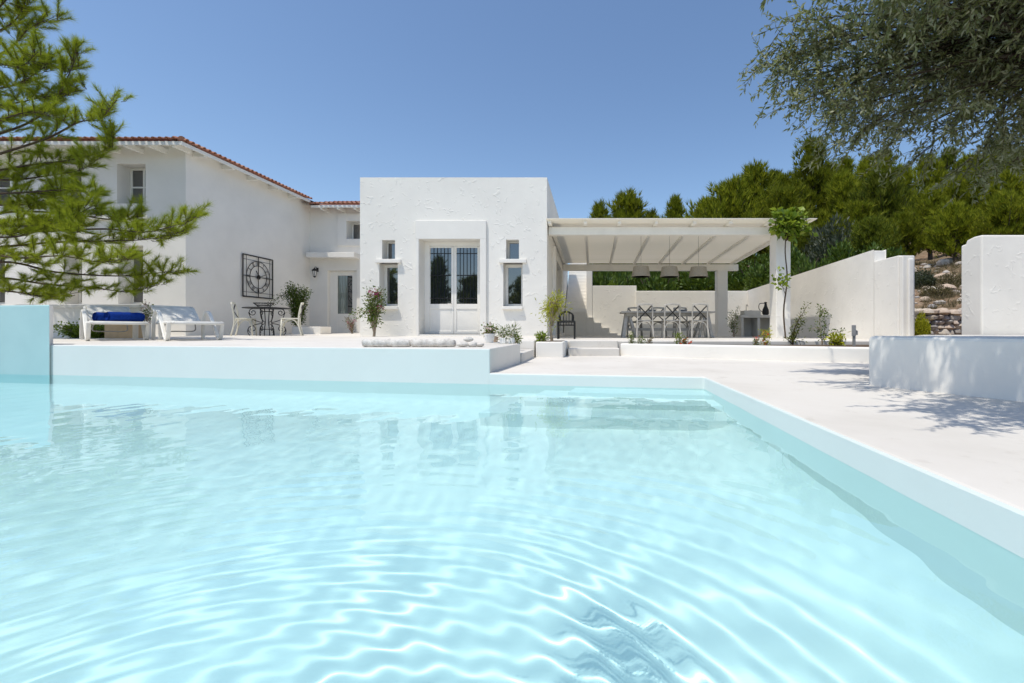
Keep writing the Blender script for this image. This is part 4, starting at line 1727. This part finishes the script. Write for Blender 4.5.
plant('dark_shrub', (X(793, Y), Y, .33), 'thin dark leaved shrub leaning right beside the front pillar', 'plant', [[(0, 0, 0), (.05, 0, .35), (.30, 0, .80)], [(0, 0, 0), (-.02, 0, .2), (.16, 0, .6)], [(0, 0, 0), (-.1, 0, .12), (.22, 0, .06)], [(.03, 0, .1), (.12, 0, .32), (.20, 0, .48)]], (170, .055, .022, .03, .1), 'pinedark', 'twig', seed=15, stem_r=.012)
plant('climber', (X(822, Y), Y, .33), 'thin green climber standing alone against the long wall', 'plant', [[(0, 0, 0), (-.04, 0, .4), (-.06, 0, .78)], [(0, 0, 0), (.06, 0, .4), (.02, 0, .72)], [(0, 0, .1), (.22, 0, .25), (.42, 0, .26)], [(-.02, 0, .3), (-.12, 0, .33), (-.25, 0, .30)], [(-.03, 0, .6), (.06, 0, .68), (.12, 0, .62)]], (120, .055, .03, .03, .1), 'mid', 'palestem', seed=16, stem_r=.01)
plant('succulent', (X(837, 8.6), 8.6, .33), 'round yellow green succulent at the foot of the long wall', 'plant', rstems(20, .17, .17), (80, .08, .035, .03, .1), 'lime', seed=17, stem_r=.006)
Y = 14.6
plant('flowering_shrub', (X(734, Y), Y, PERG), 'pale flowering shrub between the rear pillar and the outdoor kitchen', 'plant', rstems(8, .80, .17), (60, .06, .035, .06, .25), 'mid', seed=18, flower=('whitefl', .5, .05, .04, 10), stem_r=.010)
for px, y, h, mm, fl, lab, sd in (
        (631, 8.75, .20, 'mid', None, 'tuft of dry weeds at the left end of the planter bed', 21),
        (641, 8.6, .17, 'mid', None, 'low weed second from the left end of the planter bed', 22),
        (651, 8.6, .12, 'dry', None, 'dry grass tuft third from the left end of the planter bed', 23),
        (679, 8.5, .26, 'vine', None, 'taller green sprout in the middle of the planter bed', 24),
        (686, 8.4, .12, 'mid', ('redfl', .5, .05, .04, 3), 'small red flowering plant in the planter bed', 25),
        (757, 8.0, .12, 'mid', ('redfl', .3, .03, .03, 2), 'tiny plant with red buds left of the yellow one', 26),
        (766, 7.9, .31, 'lime', ('redfl', .15, .04, .03, 3), 'upright yellow green plant in front of the kitchen counter', 27)):
    plant('bedding_plant', (X(px, y), y, .33), lab, 'plant', rstems(6, h, h * .28), (110, .05, .02, .02, .1), mm, seed=sd, group='plants in the planter bed', flower=fl, stem_r=.005)
# small light post at the foot of the long wall
root = empty('garden_light', (X(854, 8.3), 8.3, .33), 'small grey bollard light standing against the long wall', 'lamp')
s_ = MB()
s_.box(-.02, .02, -.02, .02, 0, .30)
s_.build('post', M['greymetal'], root, bevel=.004)
s_ = MB()
s_.box(-.055, .02, -.035, -.015, .18, .38)
s_.tube([(.02, 0, .28), (.055, 0, .27), (.05, 0, .20)], .018, 8)
s_.build('head', M['greymetal'], root, bevel=.006)
# corner plant in a low white bench planter by the side wall
Y = 14.8
root = empty('bench_planter', (X(316, Y), Y, terr(Y)), 'low white planter bench in the corner beside the back door', 'planter')
s_ = MB()
s_.box(X(298, Y) - X(316, Y), X(326, Y) - X(316, Y), -.3, .3, -.05, .24)
s_.build('bench_wall', M['smooth'], root, bevel=.015)
s_ = MB()
s_.box(X(299, Y) - X(316, Y), X(325, Y) - X(316, Y), -.26, .26, .235, .245)
s_.build('soil', M['soil'], root)
plant('weeping_shrub', (X(299, Y), Y - .05, terr(Y) + .24), 'dark leafy shrub in the corner behind the right bistro chair', 'plant', rstems(16, 1.25, .30) + [[(0, 0, .7), (-.35, -.05, 1.05), (-.85, -.1, .72)], [(0, 0, .8), (-.2, 0, 1.3), (-.38, 0, 1.2)]], (170, .085, .03, .06, .12), 'shrub', 'twig', seed=31, stem_r=.012)
plant('red_shrub', (X(352, 15.5), 15.5, terr(15.5)), 'small reddish dry shrub at the edge of the white block', 'plant', rstems(10, .55, .25), (80, .06, .02, .04, .2), 'dry', seed=33, stem_r=.008, flower=('bract', .2, .04, .03, 6))
# green clipped bush and ochre pot behind the first lounger
plant('low_bush', (X(80, 9.9), 9.9, terr(9.9)), 'low bright green bush behind the left lounger', 'plant', rstems(34, .26, .42), (150, .06, .03, .05, .1), 'vine', seed=34, stem_r=.008)
plant('low_bush', (X(103, 9.9), 9.9, terr(9.9)), 'low bright green bush seen under the left lounger seat', 'plant', rstems(34, .26, .40), (150, .06, .03, .05, .1), 'vine', seed=35, stem_r=.008)
root = empty('clay_trough', (X(127, 9.8), 9.8, terr(9.8)), 'ochre clay planter box between the two loungers', 'planter')
s_ = MB()
s_.box(-.33, .33, -.15, .15, 0, .30)
s_.box(-.35, .35, -.17, .17, .30, .34)
s_.build('box', M['ochre'], root, bevel=.01)
s_ = MB()
s_.box(-.31, .31, -.13, .13, .33, .345)
s_.build('soil', M['soil'], root)
plant('potted_flower', (X(146, 9.8), 9.8, terr(9.8) + .3), 'pale flowers behind the gap between the loungers', 'plant', rstems(8, .42, .16), (60, .05, .025, .04, .2), 'mid', seed=36, flower=('pinkfl', .6, .05, .04, 6), stem_r=.006)

# pots on the terrace corner


def pot(x, y, r, h, mat, label, square=False):
    root = empty('flower_pot', (x, y, terr(y)), label, 'flower pot', 'pots on the terrace corner')
    s_ = MB()
    if square:
        s_.box(-r, r, -r, r, 0, h)
        s_.build('pot', M[mat], root, bevel=.008)
    else:
        s_.lathe([(r * .62, 0), (r * .85, h * .45), (r, h), (r * .9, h), (r * .86, h * .9)], 18)
        s_.build('pot', M[mat], root, smooth=False, bevel=.004)
    s_ = MB()
    s_.lathe([(r * .8, h * .86), (r * .8, h * .905)], 14)
    s_.build('soil', M['soil'], root)
    return root


Yp = 6.75
pot(X(489.5, 7.1), 7.1, .085, .14, 'potwhite', 'round pale pot at the left of the terrace corner group')
plant('trailing_plant', (X(489, 7.1), 7.1, terr(7.1) + .12), 'reddish trailing plant in the round pale pot', 'plant', rstems(11, .12, .11), (90, .045, .03, .03, .2), 'mid', seed=41, flower=('pinkfl', .5, .05, .04, 8), stem_r=.005)
pot(X(503.2, Yp), Yp, .042, .085, 'potwhite', 'left of the two small square white pots on the corner', True)
pot(X(511.5, Yp), Yp, .042, .085, 'potwhite', 'right of the two small square white pots on the corner', True)
plant('lily_plant', (X(503, Yp), Yp, terr(Yp) + .07), 'upright green plant with pale buds in the left square pot', 'plant', rstems(10, .17, .07), (60, .08, .012, .02, .1), 'mid', seed=42, flower=('whitefl', .25, .04, .03, 6), stem_r=.003)
plant('lily_plant', (X(511.5, Yp), Yp, terr(Yp) + .07), 'white flowering plant leaning right in the right square pot', 'plant', rstems(10, .17, .07, (.05, 0)), (60, .08, .012, .02, .1), 'mid', seed=43, flower=('whitefl', .45, .045, .035, 8), stem_r=.003)
pot(X(495.5, 7.4), 7.4, .05, .09, 'terra', 'small brown clay pot behind the square white pots')
plant('small_fern', (X(516, 7.5), 7.5, terr(7.5)), 'small green plant on the ground right of the square pots', 'plant', rstems(10, .10, .10), (120, .05, .02, .02, .1), 'mid', seed=44, stem_r=.004)

# whitewashed stone kerb pieces and pebbles on the terrace edge
for k, (l, r_, lab) in enumerate(((362.5, 410, 'pale stone kerb log left of its twin on the terrace edge'), (411, 454.5, 'pale stone kerb log beside the pebbles on the terrace edge'))):
    yy = farY(X(400, 5.8)) + .22
    x0, x1 = X(l, yy), X(r_, yy)
    rr = .052
    pts = []
    Rk = random.Random(60 + k)
    npt = 28
    for i in range(npt + 1):
        pts.append((x0 + (x1 - x0) * i / npt, yy + .01 * math.sin(i * .5 + k), terr(yy) + rr * .92 + .004 * math.sin(i * .9)))
    rad = [rr * (.80 if i in (0, npt) else 1 + Rk.uniform(-.07, .07) - (.10 if i % 9 == 0 else 0)) for i in range(npt + 1)]
    mb = MB()
    mb.tube(pts, rad, 12)
    o = mb.build('stone_log', M['rock'], smooth=True)
    tag(o, lab, 'stone', 'stone kerb logs')
for k, (px, r, dz, lab) in enumerate(((462.5, .062, 0, 'left oblong pebble of the stone pile'), (472.5, .055, 0, 'middle brownish pebble of the stone pile'), (479.5, .045, 0, 'right small pebble of the stone pile'), (468.5, .052, .065, 'white pebble lying on top of the stone pile'))):
    yy = 5.62 + .02 * k
    mb = MB()
    mb.ball((X(px, yy), yy, terr(yy) + r * .58 + dz), r, random.Random(k), (1.25, .9, .62), .10, 14, 9)
    tag(mb.build('pebble', M['rock'], smooth=True), lab, 'stone', 'pebbles on the terrace edge')

# ------------------------------------------------------------------ loungers and towels


def lounger():
    root = empty('sun_lounger', (0, 0, 0))
    w_ = .33
    s_ = MB()
    for sy in (-1, 1):
        s_.tube([(-.38, sy * w_, .315), (.2, sy * w_, .315), (.90, sy * w_, .315), (.96, sy * w_, .30)], .026, 8)
    s_.tube([(.96, -w_, .305), (.985, -w_ * .5, .305), (.985, w_ * .5, .305), (.96, w_, .305)], .026, 8)
    s_.tube([(-.38, -w_, .315), (-.38, w_, .315)], .02, 8)
    s_.build('frame', M['resin'], root, smooth=True)
    s_ = MB()
    n = 20
    for k in range(n):
        x0 = -.36 + 1.30 * k / n
        s_.box(x0, x0 + 1.30 / n - .008, -w_ + .02, w_ - .02, .322, .338)
    s_.build('seat', M['sling'], root, bevel=.004)
    s_ = MB()
    hb = [(-.37, .335), (-.53, .42), (-.72, .53), (-.89, .62), (-.99, .65)]
    for sy in (-1, 1):
        s_.tube([(x, sy * (w_ - .03), z) for x, z in hb], .022, 8)
    s_.tube([(hb[-1][0], -w_ + .03, hb[-1][1]), (hb[-1][0], w_ - .03, hb[-1][1])], .022, 8)
    br = s_.build('backrest_frame', M['resin'], root, smooth=True)
    s_ = MB()
    for k in range(len(hb) - 1):
        (xa, za), (xb, zb) = hb[k], hb[k + 1]
        for q in range(4):
            u0, u1 = q / 4, (q + 1) / 4 - .05
            a0 = (xa + (xb - xa) * u0, za + (zb - za) * u0)
            a1 = (xa + (xb - xa) * u1, za + (zb - za) * u1)
            ww = w_ - .045
            s_.add([(a0[0], -ww, a0[1] + .006), (a0[0], ww, a0[1] + .006), (a1[0], ww, a1[1] + .006), (a1[0], -ww, a1[1] + .006),
                    (a0[0], -ww, a0[1] - .008), (a0[0], ww, a0[1] - .008), (a1[0], ww, a1[1] - .008), (a1[0], -ww, a1[1] - .008)],
                   [(0, 1, 2, 3), (7, 6, 5, 4), (0, 4, 5, 1), (1, 5, 6, 2), (2, 6, 7, 3), (3, 7, 4, 0)])
    s_.build('backrest', M['sling'], root)
    for sy in (-1, 1):
        s_ = MB()
        y = sy * (w_ + .035)
        pts = curve_pts([(-.44, y, .02), (-.43, y, .30), (-.33, y, .48), (-.15, y, .545), (.03, y, .48), (.22, y, .32), (.46, y, .10), (.58, y, .015), (.68, y, .03), (.75, y, .16), (.78, y, .31)], 44)
        s_.strip([Vector(p) for p in pts], .055, .032)
        s_.build('arm', M['resin'], root, bevel=.008)
        s_ = MB()
        s_.strip([(-.20, sy * (w_ - .02), .31), (-.21, sy * (w_ - .02), .16), (-.20, sy * (w_ - .02), .0)], .05, .045)
        s_.build('leg', M['resin'], root, bevel=.01)
    s_ = MB()
    s_.tube(curve_pts([(-.34, -.22, .30), (-.42, -.22, .17), (-.45, 0, .16), (-.42, .22, .17), (-.34, .22, .30)], 20).tolist(), .011, 6)
    s_.build('back_support', M['greymetal'], root, smooth=True)
    return root


lg = lounger()
ang = math.radians(-38)
Yl = 8.55
lg.location = (X(113, Yl), Yl, terr(Yl))
lg.rotation_euler = (-.008, 0, ang)
tag(lg, 'white resin sun lounger with two blue towels, left of the pair', 'sun lounger', 'sun loungers on the terrace')
lg2 = copy_tree(lg)
Yl2 = 8.6
lg2.location = (X(185, Yl2), Yl2, terr(Yl2))
lg2.rotation_euler = (-.008, 0, ang + .02)
tag(lg2, 'empty white resin sun lounger with looped arms nearest the bistro table', 'sun lounger', 'sun loungers on the terrace')


def towel(x, y, z, rot, ln, label):
    mb = MB()
    r = .088
    sp = []
    for k in range(60):
        a = k * .30
        rr = r * (.25 + .75 * k / 59)
        sp.append((rr * math.cos(a), rr * math.sin(a)))
    # outer roll with lightly dented ends, inner spiral recessed
    n = 14
    pts = [(-ln / 2 + ln * i / n, 0, r) for i in range(n + 1)]
    rad = [r * (1.0 if 0 < i < n else .93) * (1 + .025 * math.sin(i * 1.7)) for i in range(n + 1)]
    mb.tube(pts, rad, 18, cap=False)
    for e in (-1, 1):
        k0 = len(mb.v)
        for (u, v_) in sp:
            mb.v.append((e * ln / 2 * .995, u, v_ + r))
            mb.v.append((e * (ln / 2 - .02), u * .97, v_ * .97 + r))
        for k in range(59):
            mb.f.append((k0 + 2 * k, k0 + 2 * k + 2, k0 + 2 * k + 3, k0 + 2 * k + 1))
            mb.mi.append(0)
        k1 = len(mb.v)
        for q in range(18):
            a = 2 * PI * q / 18
            mb.v.append((e * (ln / 2 - .018), r * .98 * math.cos(a), r + r * .98 * math.sin(a)))
        mb.f.append(tuple(k1 + q for q in range(18)))
        mb.mi.append(0)
    o = mb.build('rolled_towel', M['blue'], smooth=True)
    o.location = (x, y, z)
    o.rotation_euler = (0, 0, rot)
    tag(o, label, 'towel', 'rolled blue towels')
    return o


zt_ = terr(8.4) + .341
towel(X(113, 8.62), 8.62, zt_, math.radians(76), .52, 'rolled royal blue towel lying behind, its left end showing')
towel(X(125, 8.42), 8.42, zt_, math.radians(76), .52, 'rolled royal blue towel lying in front on the left lounger')

# ------------------------------------------------------------------ chairs, tables


def cross_chair(paint, xmat):
    """bentwood chair facing +x; seat .46 high"""
    root = empty('cross_back_chair', (0, 0, 0))
    s_ = MB()
    s_.prism([(-.19, -.19), (.20, -.21), (.22, -.10), (.22, .10), (.20, .21), (-.19, .19)], .445, .475)
    s_.build('seat', M[paint], root, bevel=.01)
    for sy in (-1, 1):
        s_ = MB()
        s_.tube(curve_pts([(-.26, sy * .20, 0), (-.20, sy * .19, .25), (-.19, sy * .18, .46), (-.22, sy * .18, .70), (-.26, sy * .165, .88)], 14).tolist(), .018, 8)
        s_.build('back_leg', M[paint], root, smooth=True)
        s_ = MB()
        s_.tube([(.21, sy * .20, 0), (.185, sy * .18, .45)], [.015, .02], 8)
        s_.build('front_leg', M[paint], root, smooth=True)
        s_ = MB()
        s_.tube(curve_pts([(.20, sy * .185, .22), (.13, sy * .185, .38), (0, sy * .185, .435), (-.12, sy * .185, .38), (-.205, sy * .19, .22)], 14).tolist(), .011, 6)
        s_.build('brace', M[paint], root, smooth=True)
    s_ = MB()
    s_.tube(curve_pts([(.205, -.185, .22), (.19, -.12, .38), (.185, 0, .435), (.19, .12, .38), (.205, .185, .22)], 14).tolist(), .011, 6)
    s_.build('brace', M[paint], root, smooth=True)
    s_ = MB()
    s_.tube(curve_pts([(-.20, -.185, .22), (-.19, -.12, .38), (-.19, 0, .435), (-.19, .12, .38), (-.20, .185, .22)], 14).tolist(), .011, 6)
    s_.build('brace', M[paint], root, smooth=True)
    s_ = MB()
    s_.strip(curve_pts([(-.255, -.18, .87), (-.285, 0, .885), (-.255, .18, .87)], 12).tolist(), .045, .022, (0, 0, 1))
    s_.build('top_rail', M[paint], root, bevel=.006)
    s_ = MB()
    for sy in (-1, 1):
        s_.strip(curve_pts([(-.255, sy * .165, .86), (-.25, 0, .67), (-.19, -sy * .17, .485)], 12).tolist(), .042, .012, (-.3, 0, 1))
    s_.build('cross_back', M[xmat], root)
    return root


# bistro set by the side wall
Yb = 12.3
ch = cross_chair('cream', 'iron')
ch.location = (X(245, Yb), Yb, terr(Yb))
ch.rotation_euler = (0, 0, math.radians(24))
tag(ch, 'cream cross back chair at the left of the iron bistro table', 'chair', 'bistro chairs')
ch2 = copy_tree(ch)
ch2.location = (X(291, Yb), Yb, terr(Yb))
ch2.rotation_euler = (0, 0, math.radians(207))
tag(ch2, 'cream cross back chair at the right of the iron bistro table, by the shrub', 'chair', 'bistro chairs')
tx = X(267, 12.4)
root = empty('bistro_table', (tx, 12.4, terr(12.4)), 'round black iron bistro table with scrolled legs below the wall clock', 'table')
s_ = MB()
s_.lathe([(.54, .735), (.55, .742), (.55, .755), (.54, .76)], 32)
s_.build('tabletop', M['iron'], root)
for k in range(4):
    a = PI / 4 * .35 + k * PI / 2
    ca, sa = math.cos(a), math.sin(a)

    def rp(r, z):
        return (r * ca, r * sa, z)
    s_ = MB()
    main = [rp(.16, .735), rp(.13, .55), rp(.11, .35), rp(.16, .16), rp(.17, 0)]
    s_.tube(curve_pts(main, 16).tolist(), .012, 6)

    def scroll(cx_, cz, r, st, turns, e_r):
        return [rp(cx_ + (r + (e_r - r) * i / 26) * math.cos(st + turns * 2 * PI * i / 26), cz + (r + (e_r - r) * i / 26) * math.sin(st + turns * 2 * PI * i / 26)) for i in range(27)]
    s_.tube(scroll(.33, .63, .10, PI * .5, -1.4, .02), .010, 6)
    s_.tube([rp(.33, .73), rp(.20, .735)], .010, 6)
    s_.tube(curve_pts([rp(.43, .63), rp(.36, .46), rp(.20, .38), rp(.12, .36)], 10).tolist(), .010, 6)
    s_.tube(scroll(.34, .18, .11, -PI * .35, 1.35, .02), .010, 6)
    s_.tube(curve_pts([rp(.12, .33), rp(.26, .30), rp(.42, .22), rp(.45, .10), rp(.40, 0)], 10).tolist(), .010, 6)
    s_.build('leg', M['iron'], root, smooth=True)
s_ = MB()
s_.tube([(.16 * math.cos(q * PI / 12), .16 * math.sin(q * PI / 12), .17) for q in range(25)], .009, 6)
s_.tube([(.14 * math.cos(q * PI / 12), .14 * math.sin(q * PI / 12), .66) for q in range(25)], .009, 6)
s_.build('ring', M['iron'], root)
root = empty('wire_basket', (tx - .05, 12.35, terr(12.4) + .76), 'dark wire fruit basket on the bistro table', 'basket')
s_ = MB()
for z, r in ((.008, .12), (.06, .17), (.12, .24)):
    s_.tube([(r * math.cos(q * PI / 12), r * math.sin(q * PI / 12), z) for q in range(25)], .007, 5)
for k in range(18):
    a = k * PI / 9
    s_.tube([(.12 * math.cos(a), .12 * math.sin(a), .008), (.17 * math.cos(a), .17 * math.sin(a), .06), (.24 * math.cos(a), .24 * math.sin(a), .12)], .005, 5)
s_.lathe([(.115, .004), (.12, .012)], 16)
s_.build('basket', M['iron'], root)

# big iron clock on the side wall
cy0 = 14.55
cz0 = Z(277.3, cy0)
root = empty('wall_clock', (HX, cy0, cz0), 'large square skeleton iron clock hung on the grey shaded wall', 'clock')
hs = .645
s_ = MB()


def bar(a, b, r=.016):
    s_.strip([(.05, a[0], a[1]), (.05, b[0], b[1])], r * 2, .02, (1, 0, 0)) if False else s_.tube([(.045, a[0], a[1]), (.045, b[0], b[1])], r, 6)


for a, b in (((-hs, -hs), (hs, -hs)), ((hs, -hs), (hs, hs)), ((hs, hs), (-hs, hs)), ((-hs, hs), (-hs, -hs))):
    bar(a, b, .020)
i2 = hs - .14
for a, b in (((-hs, -i2), (hs, -i2)), ((-hs, i2), (hs, i2)), ((-i2, -hs), (-i2, hs)), ((i2, -hs), (i2, hs))):
    bar(a, b, .007)
bar((0, -hs), (0, hs), .012)
bar((-hs, 0), (hs, 0), .012)
s_.build('frame', M['iron'], root)
s_ = MB()
for r in (.50, .36):
    s_.tube([(.045, r * math.cos(q * PI / 24), r * math.sin(q * PI / 24)) for q in range(49)], .011, 6)
NUM = ['XII', 'I', 'II', 'III', 'IIII', 'V', 'VI', 'VII', 'VIII', 'IX', 'X', 'XI']
for h_ in range(12):
    a = PI / 2 + h_ * PI / 6              # seen from +x the wall's +y runs to the right
    a = PI / 2 - h_ * PI / 6
    rad = Vector((0, math.cos(a), math.sin(a)))
    tan = Vector((0, math.sin(a), -math.cos(a)))
    cw = {'I': .030, 'V': .05, 'X': .05}
    tot = sum(cw[c] for c in NUM[h_])
    u = -tot / 2
    o3 = Vector((.045, 0, 0))
    for c in NUM[h_]:
        wd = cw[c]
        lo, hi = .375, .485
        m_ = u + wd / 2

        def pp(t, r):
            return o3 + rad * r + tan * t
        if c == 'I':
            s_.tube([pp(m_, lo), pp(m_, hi)], .006, 5)
        elif c == 'V':
            s_.tube([pp(u + .006, hi), pp(m_, lo)], .0055, 5)
            s_.tube([pp(u + wd - .006, hi), pp(m_, lo)], .0055, 5)
        else:
            s_.tube([pp(u + .006, hi), pp(u + wd - .006, lo)], .0055, 5)
            s_.tube([pp(u + .006, lo), pp(u + wd - .006, hi)], .0055, 5)
        u += wd
s_.build('dial', M['iron'], root)
s_ = MB()
s_.lathe([(.07, -.012), (.07, .012)], 16)
for q in range(len(s_.v)):
    x_, y_, z_ = s_.v[q]
    s_.v[q] = (.055 + z_, x_, y_)
s_.strip([(.07, -.02, -.01), (.07, .33, .12)], .022, .006, (1, 0, 0))
s_.tube([(.07, -.05, -.02), (.07, .33, .12)], .010, 5)
s_.tube([(.07, .03, -.05), (.07, -.13, .19)], .012, 5)
s_.build('hands', M['iron'], root)
s_ = MB()
for a in (-hs + .05, hs - .05):
    s_.tube([(-.004, a, hs), (.045, a, hs)], .012, 6)
    s_.tube([(-.004, a, -hs), (.045, a, -hs)], .012, 6)
s_.build('bracket', M['iron'], root)

# dining table and chairs under the pergola
tY = 13.1
tx0, tx1 = X(620.5, tY), X(711.5, tY)
root = empty('dining_table', ((tx0 + tx1) / 2, tY, PERG), 'long weathered grey trestle table under the pergola', 'table')
hl = (tx1 - tx0) / 2
s_ = MB()
for k in range(5):
    s_.box(-hl, hl, -.42 + .168 * k, -.42 + .168 * (k + 1) - .006, .70, .745)
s_.build('tabletop', M['greywood'], root, bevel=.006)
for sx_ in (-1, 1):
    for sy in (-1, 1):
        s_ = MB()
        T = Matrix.Identity(4)
        s_.strip([(sx_ * (hl - .17) + (.10 if sx_ > 0 else -.10), sy * .36, 0), (sx_ * (hl - .17), sy * .20, .70)], .09, .07, (1, 0, 0))
        s_.strip([(sx_ * (hl - .32) - sx_ * .12, sy * .34, 0), (sx_ * (hl - .22), sy * .18, .70)], .07, .06, (1, 0, 0))
        s_.build('leg', M['greywood'], root, bevel=.006)
s_ = MB()
s_.box(-hl + .2, hl - .2, -.04, .04, .20, .28)
s_.box(-hl + .15, hl - .15, -.3, .3, .62, .70)
s_.build('stretcher', M['greywood'], root, bevel=.006)
gc = cross_chair('greywood', 'iron')
gc['label'] = ''
spots = []
cY = 12.45
for px, lab in ((644.5, 'left grey chair on the pool side of the dining table'), (671, 'middle grey chair on the pool side of the dining table'), (698.5, 'right grey chair on the pool side of the dining table')):
    spots.append((X(px, cY), cY, PI / 2, lab))
cY2 = 13.9
for px, lab in ((634.5, 'left grey chair on the wall side of the dining table'), (658.5, 'middle grey chair on the wall side of the dining table'), (681.5, 'right grey chair on the wall side of the dining table')):
    spots.append((X(px, cY2), cY2, -PI / 2, lab))
for k, (x, y, a, lab) in enumerate(spots):
    o = gc if k == 0 else copy_tree(gc)
    o.location = (x, y, PERG)
    o.rotation_euler = (0, 0, a + R.uniform(-.05, .05))
    o.scale = (1.0, 1.12, 1.03)
    tag(o, lab, 'chair', 'chairs round the dining table')
# bowls on the table
for k, px in enumerate((652, 683)):
    mb = MB()
    mb.lathe([(.05, 0), (.10, .02), (.14, .06), (.13, .06), (.09, .03), (.04, .012)], 18)
    o = mb.build('bowl', M['greymetal'], smooth=True)
    o.location = (X(px, tY), tY, PERG + .746)
    tag(o, ('dark shallow bowl on the left half of the dining table', 'dark shallow bowl on the right half of the dining table')[k], 'bowl', 'bowls on the dining table')
# hanging lampshades
ly = 13.3
for k, (px, lab) in enumerate(((641, 'left woven cane lampshade hanging over the dining table'), (669.5, 'middle woven cane lampshade hanging over the dining table'), (698.5, 'right woven cane lampshade hanging over the dining table'))):
    z0, z1 = Z(276.8 + k * .2, ly), Z(266.5 + k * .3, ly)
    root = empty('hanging_lamp', (X(px, ly), ly, z0), lab, 'lamp', 'woven lampshades over the dining table')
    s_ = MB()
    h_ = z1 - z0
    prof = []
    for q in range(15):
        u = q / 14
        prof.append((.275 - .055 * u + .006 * (q % 2), h_ * u))
    prof += [(.21, h_), (.22, h_ * .5), (.26, .0)]
    s_.lathe(prof, 28)
    s_.build('lamp_shade', M['rattan'], root)
    s_ = MB()
    s_.tube([(0, 0, h_ - .05), (0, 0, rz(ly) + .10 - z0)], .0035, 6)
    s_.build('cord', M['iron'], root)
# outdoor kitchen
kY = 14.9
kx0, kx1 = X(741, kY), 6.40
root = empty('outdoor_kitchen', ((kx0 + kx1) / 2, kY, PERG), 'grey concrete outdoor kitchen counter with two open bays behind the pillar', 'counter')
ktop = Z(315, kY)
s_ = MB()
s_.box(kx0 - .02, kx1, kY - .03, kY + .65, ktop - .09, ktop)
s_.build('countertop', M['concrete'], root, True, bevel=.01)
s_ = MB()
nb_ = [kx0, X(757.5, kY), kx1 - .12]
for q in nb_:
    s_.box(q, q + .09, kY, kY + .62, PERG - .02, ktop - .09)
s_.box(kx0 + .09, kx1 - .12, kY + .56, kY + .62, PERG, ktop - .09)
s_.build('base', M['concrete'], root, True, bevel=.008)
root = empty('stone_sink', (X(753, kY), kY + .25, ktop), 'square grey stone sink standing on the kitchen counter', 'sink')
s_ = MB()
a = .27
s_.box(-a, a, -.22, .22, 0, .03)
s_.box(-a, a, -.22, -.17, .03, .15)
s_.box(-a, a, .17, .22, .03, .15)
s_.box(-a, -a + .05, -.17, .17, .03, .15)
s_.box(a - .05, a, -.17, .17, .03, .15)
s_.build('basin', M['concrete'], root, bevel=.01)
s_ = MB()
s_.tube(curve_pts([(-.05, .26, 0), (-.05, .26, .30), (-.05, .18, .36), (-.05, .08, .30)], 12).tolist(), .012, 8)
s_.tube([(.06, .26, 0), (.06, .26, .16), (.12, .24, .18)], .01, 6)
s_.build('tap', M['greymetal'], root, smooth=True)
mb = MB()
mb.lathe([(.07, 0), (.11, .06), (.10, .18), (.05, .30), (.035, .40), (.05, .44)], 16)
mb.tube(curve_pts([(-.04, 0, .40), (-.20, 0, .38), (-.22, 0, .22), (-.10, 0, .10)], 14).tolist(), .012, 6)
o = mb.build('jug', M['iron'], smooth=True)
o.location = (X(768.5, kY), kY + .25, ktop)
tag(o, 'black jug with a curved handle on the counter by the pillar', 'jug')

# black iron stool chair by the staircase
sY = 11.2
root = empty('iron_stand', (X(566.5, sY), sY, PERG), 'black iron stand with hooped top beside the pergola stairs', 'stand')
s_ = MB()
a = .20
for sx_ in (-1, 1):
    for sy in (-1, 1):
        s_.tube([(sx_ * a, sy * a * .8, 0), (sx_ * a, sy * a * .8, .44)], .018, 6)
s_.build('leg_frame', M['iron'], root)
s_ = MB()
for z in (.34, .42):
    s_.tube([(-a, -a * .8, z), (a, -a * .8, z), (a, a * .8, z), (-a, a * .8, z), (-a, -a * .8, z)], .016, 6)
for k in range(7):
    x = -a + 2 * a * k / 6
    s_.tube([(x, -a * .8, .34), (x, -a * .8, .42)], .009, 5)
s_.box(-a, a, -a * .8, a * .8, .425, .45)
s_.build('shelf', M['iron'], root)
s_ = MB()
for sy in (-.14, .14):
    s_.tube(curve_pts([(-a * .8, sy, .44), (-a * .8, sy, .58), (-a * .3, sy, .66), (a * .3, sy, .66), (a * .8, sy, .58), (a * .8, sy, .44)], 16).tolist(), .018, 6)
for k in range(5):
    x = -a * .7 + a * 1.4 * k / 4
    s_.tube([(x, -.14, .62), (x, .14, .62)], .012, 5)
    s_.tube([(x, -.14, .45), (x, -.14, .62)], .009, 5)
s_.build('hoop', M['iron'], root, smooth=False)

print('objects', len(SC.objects))
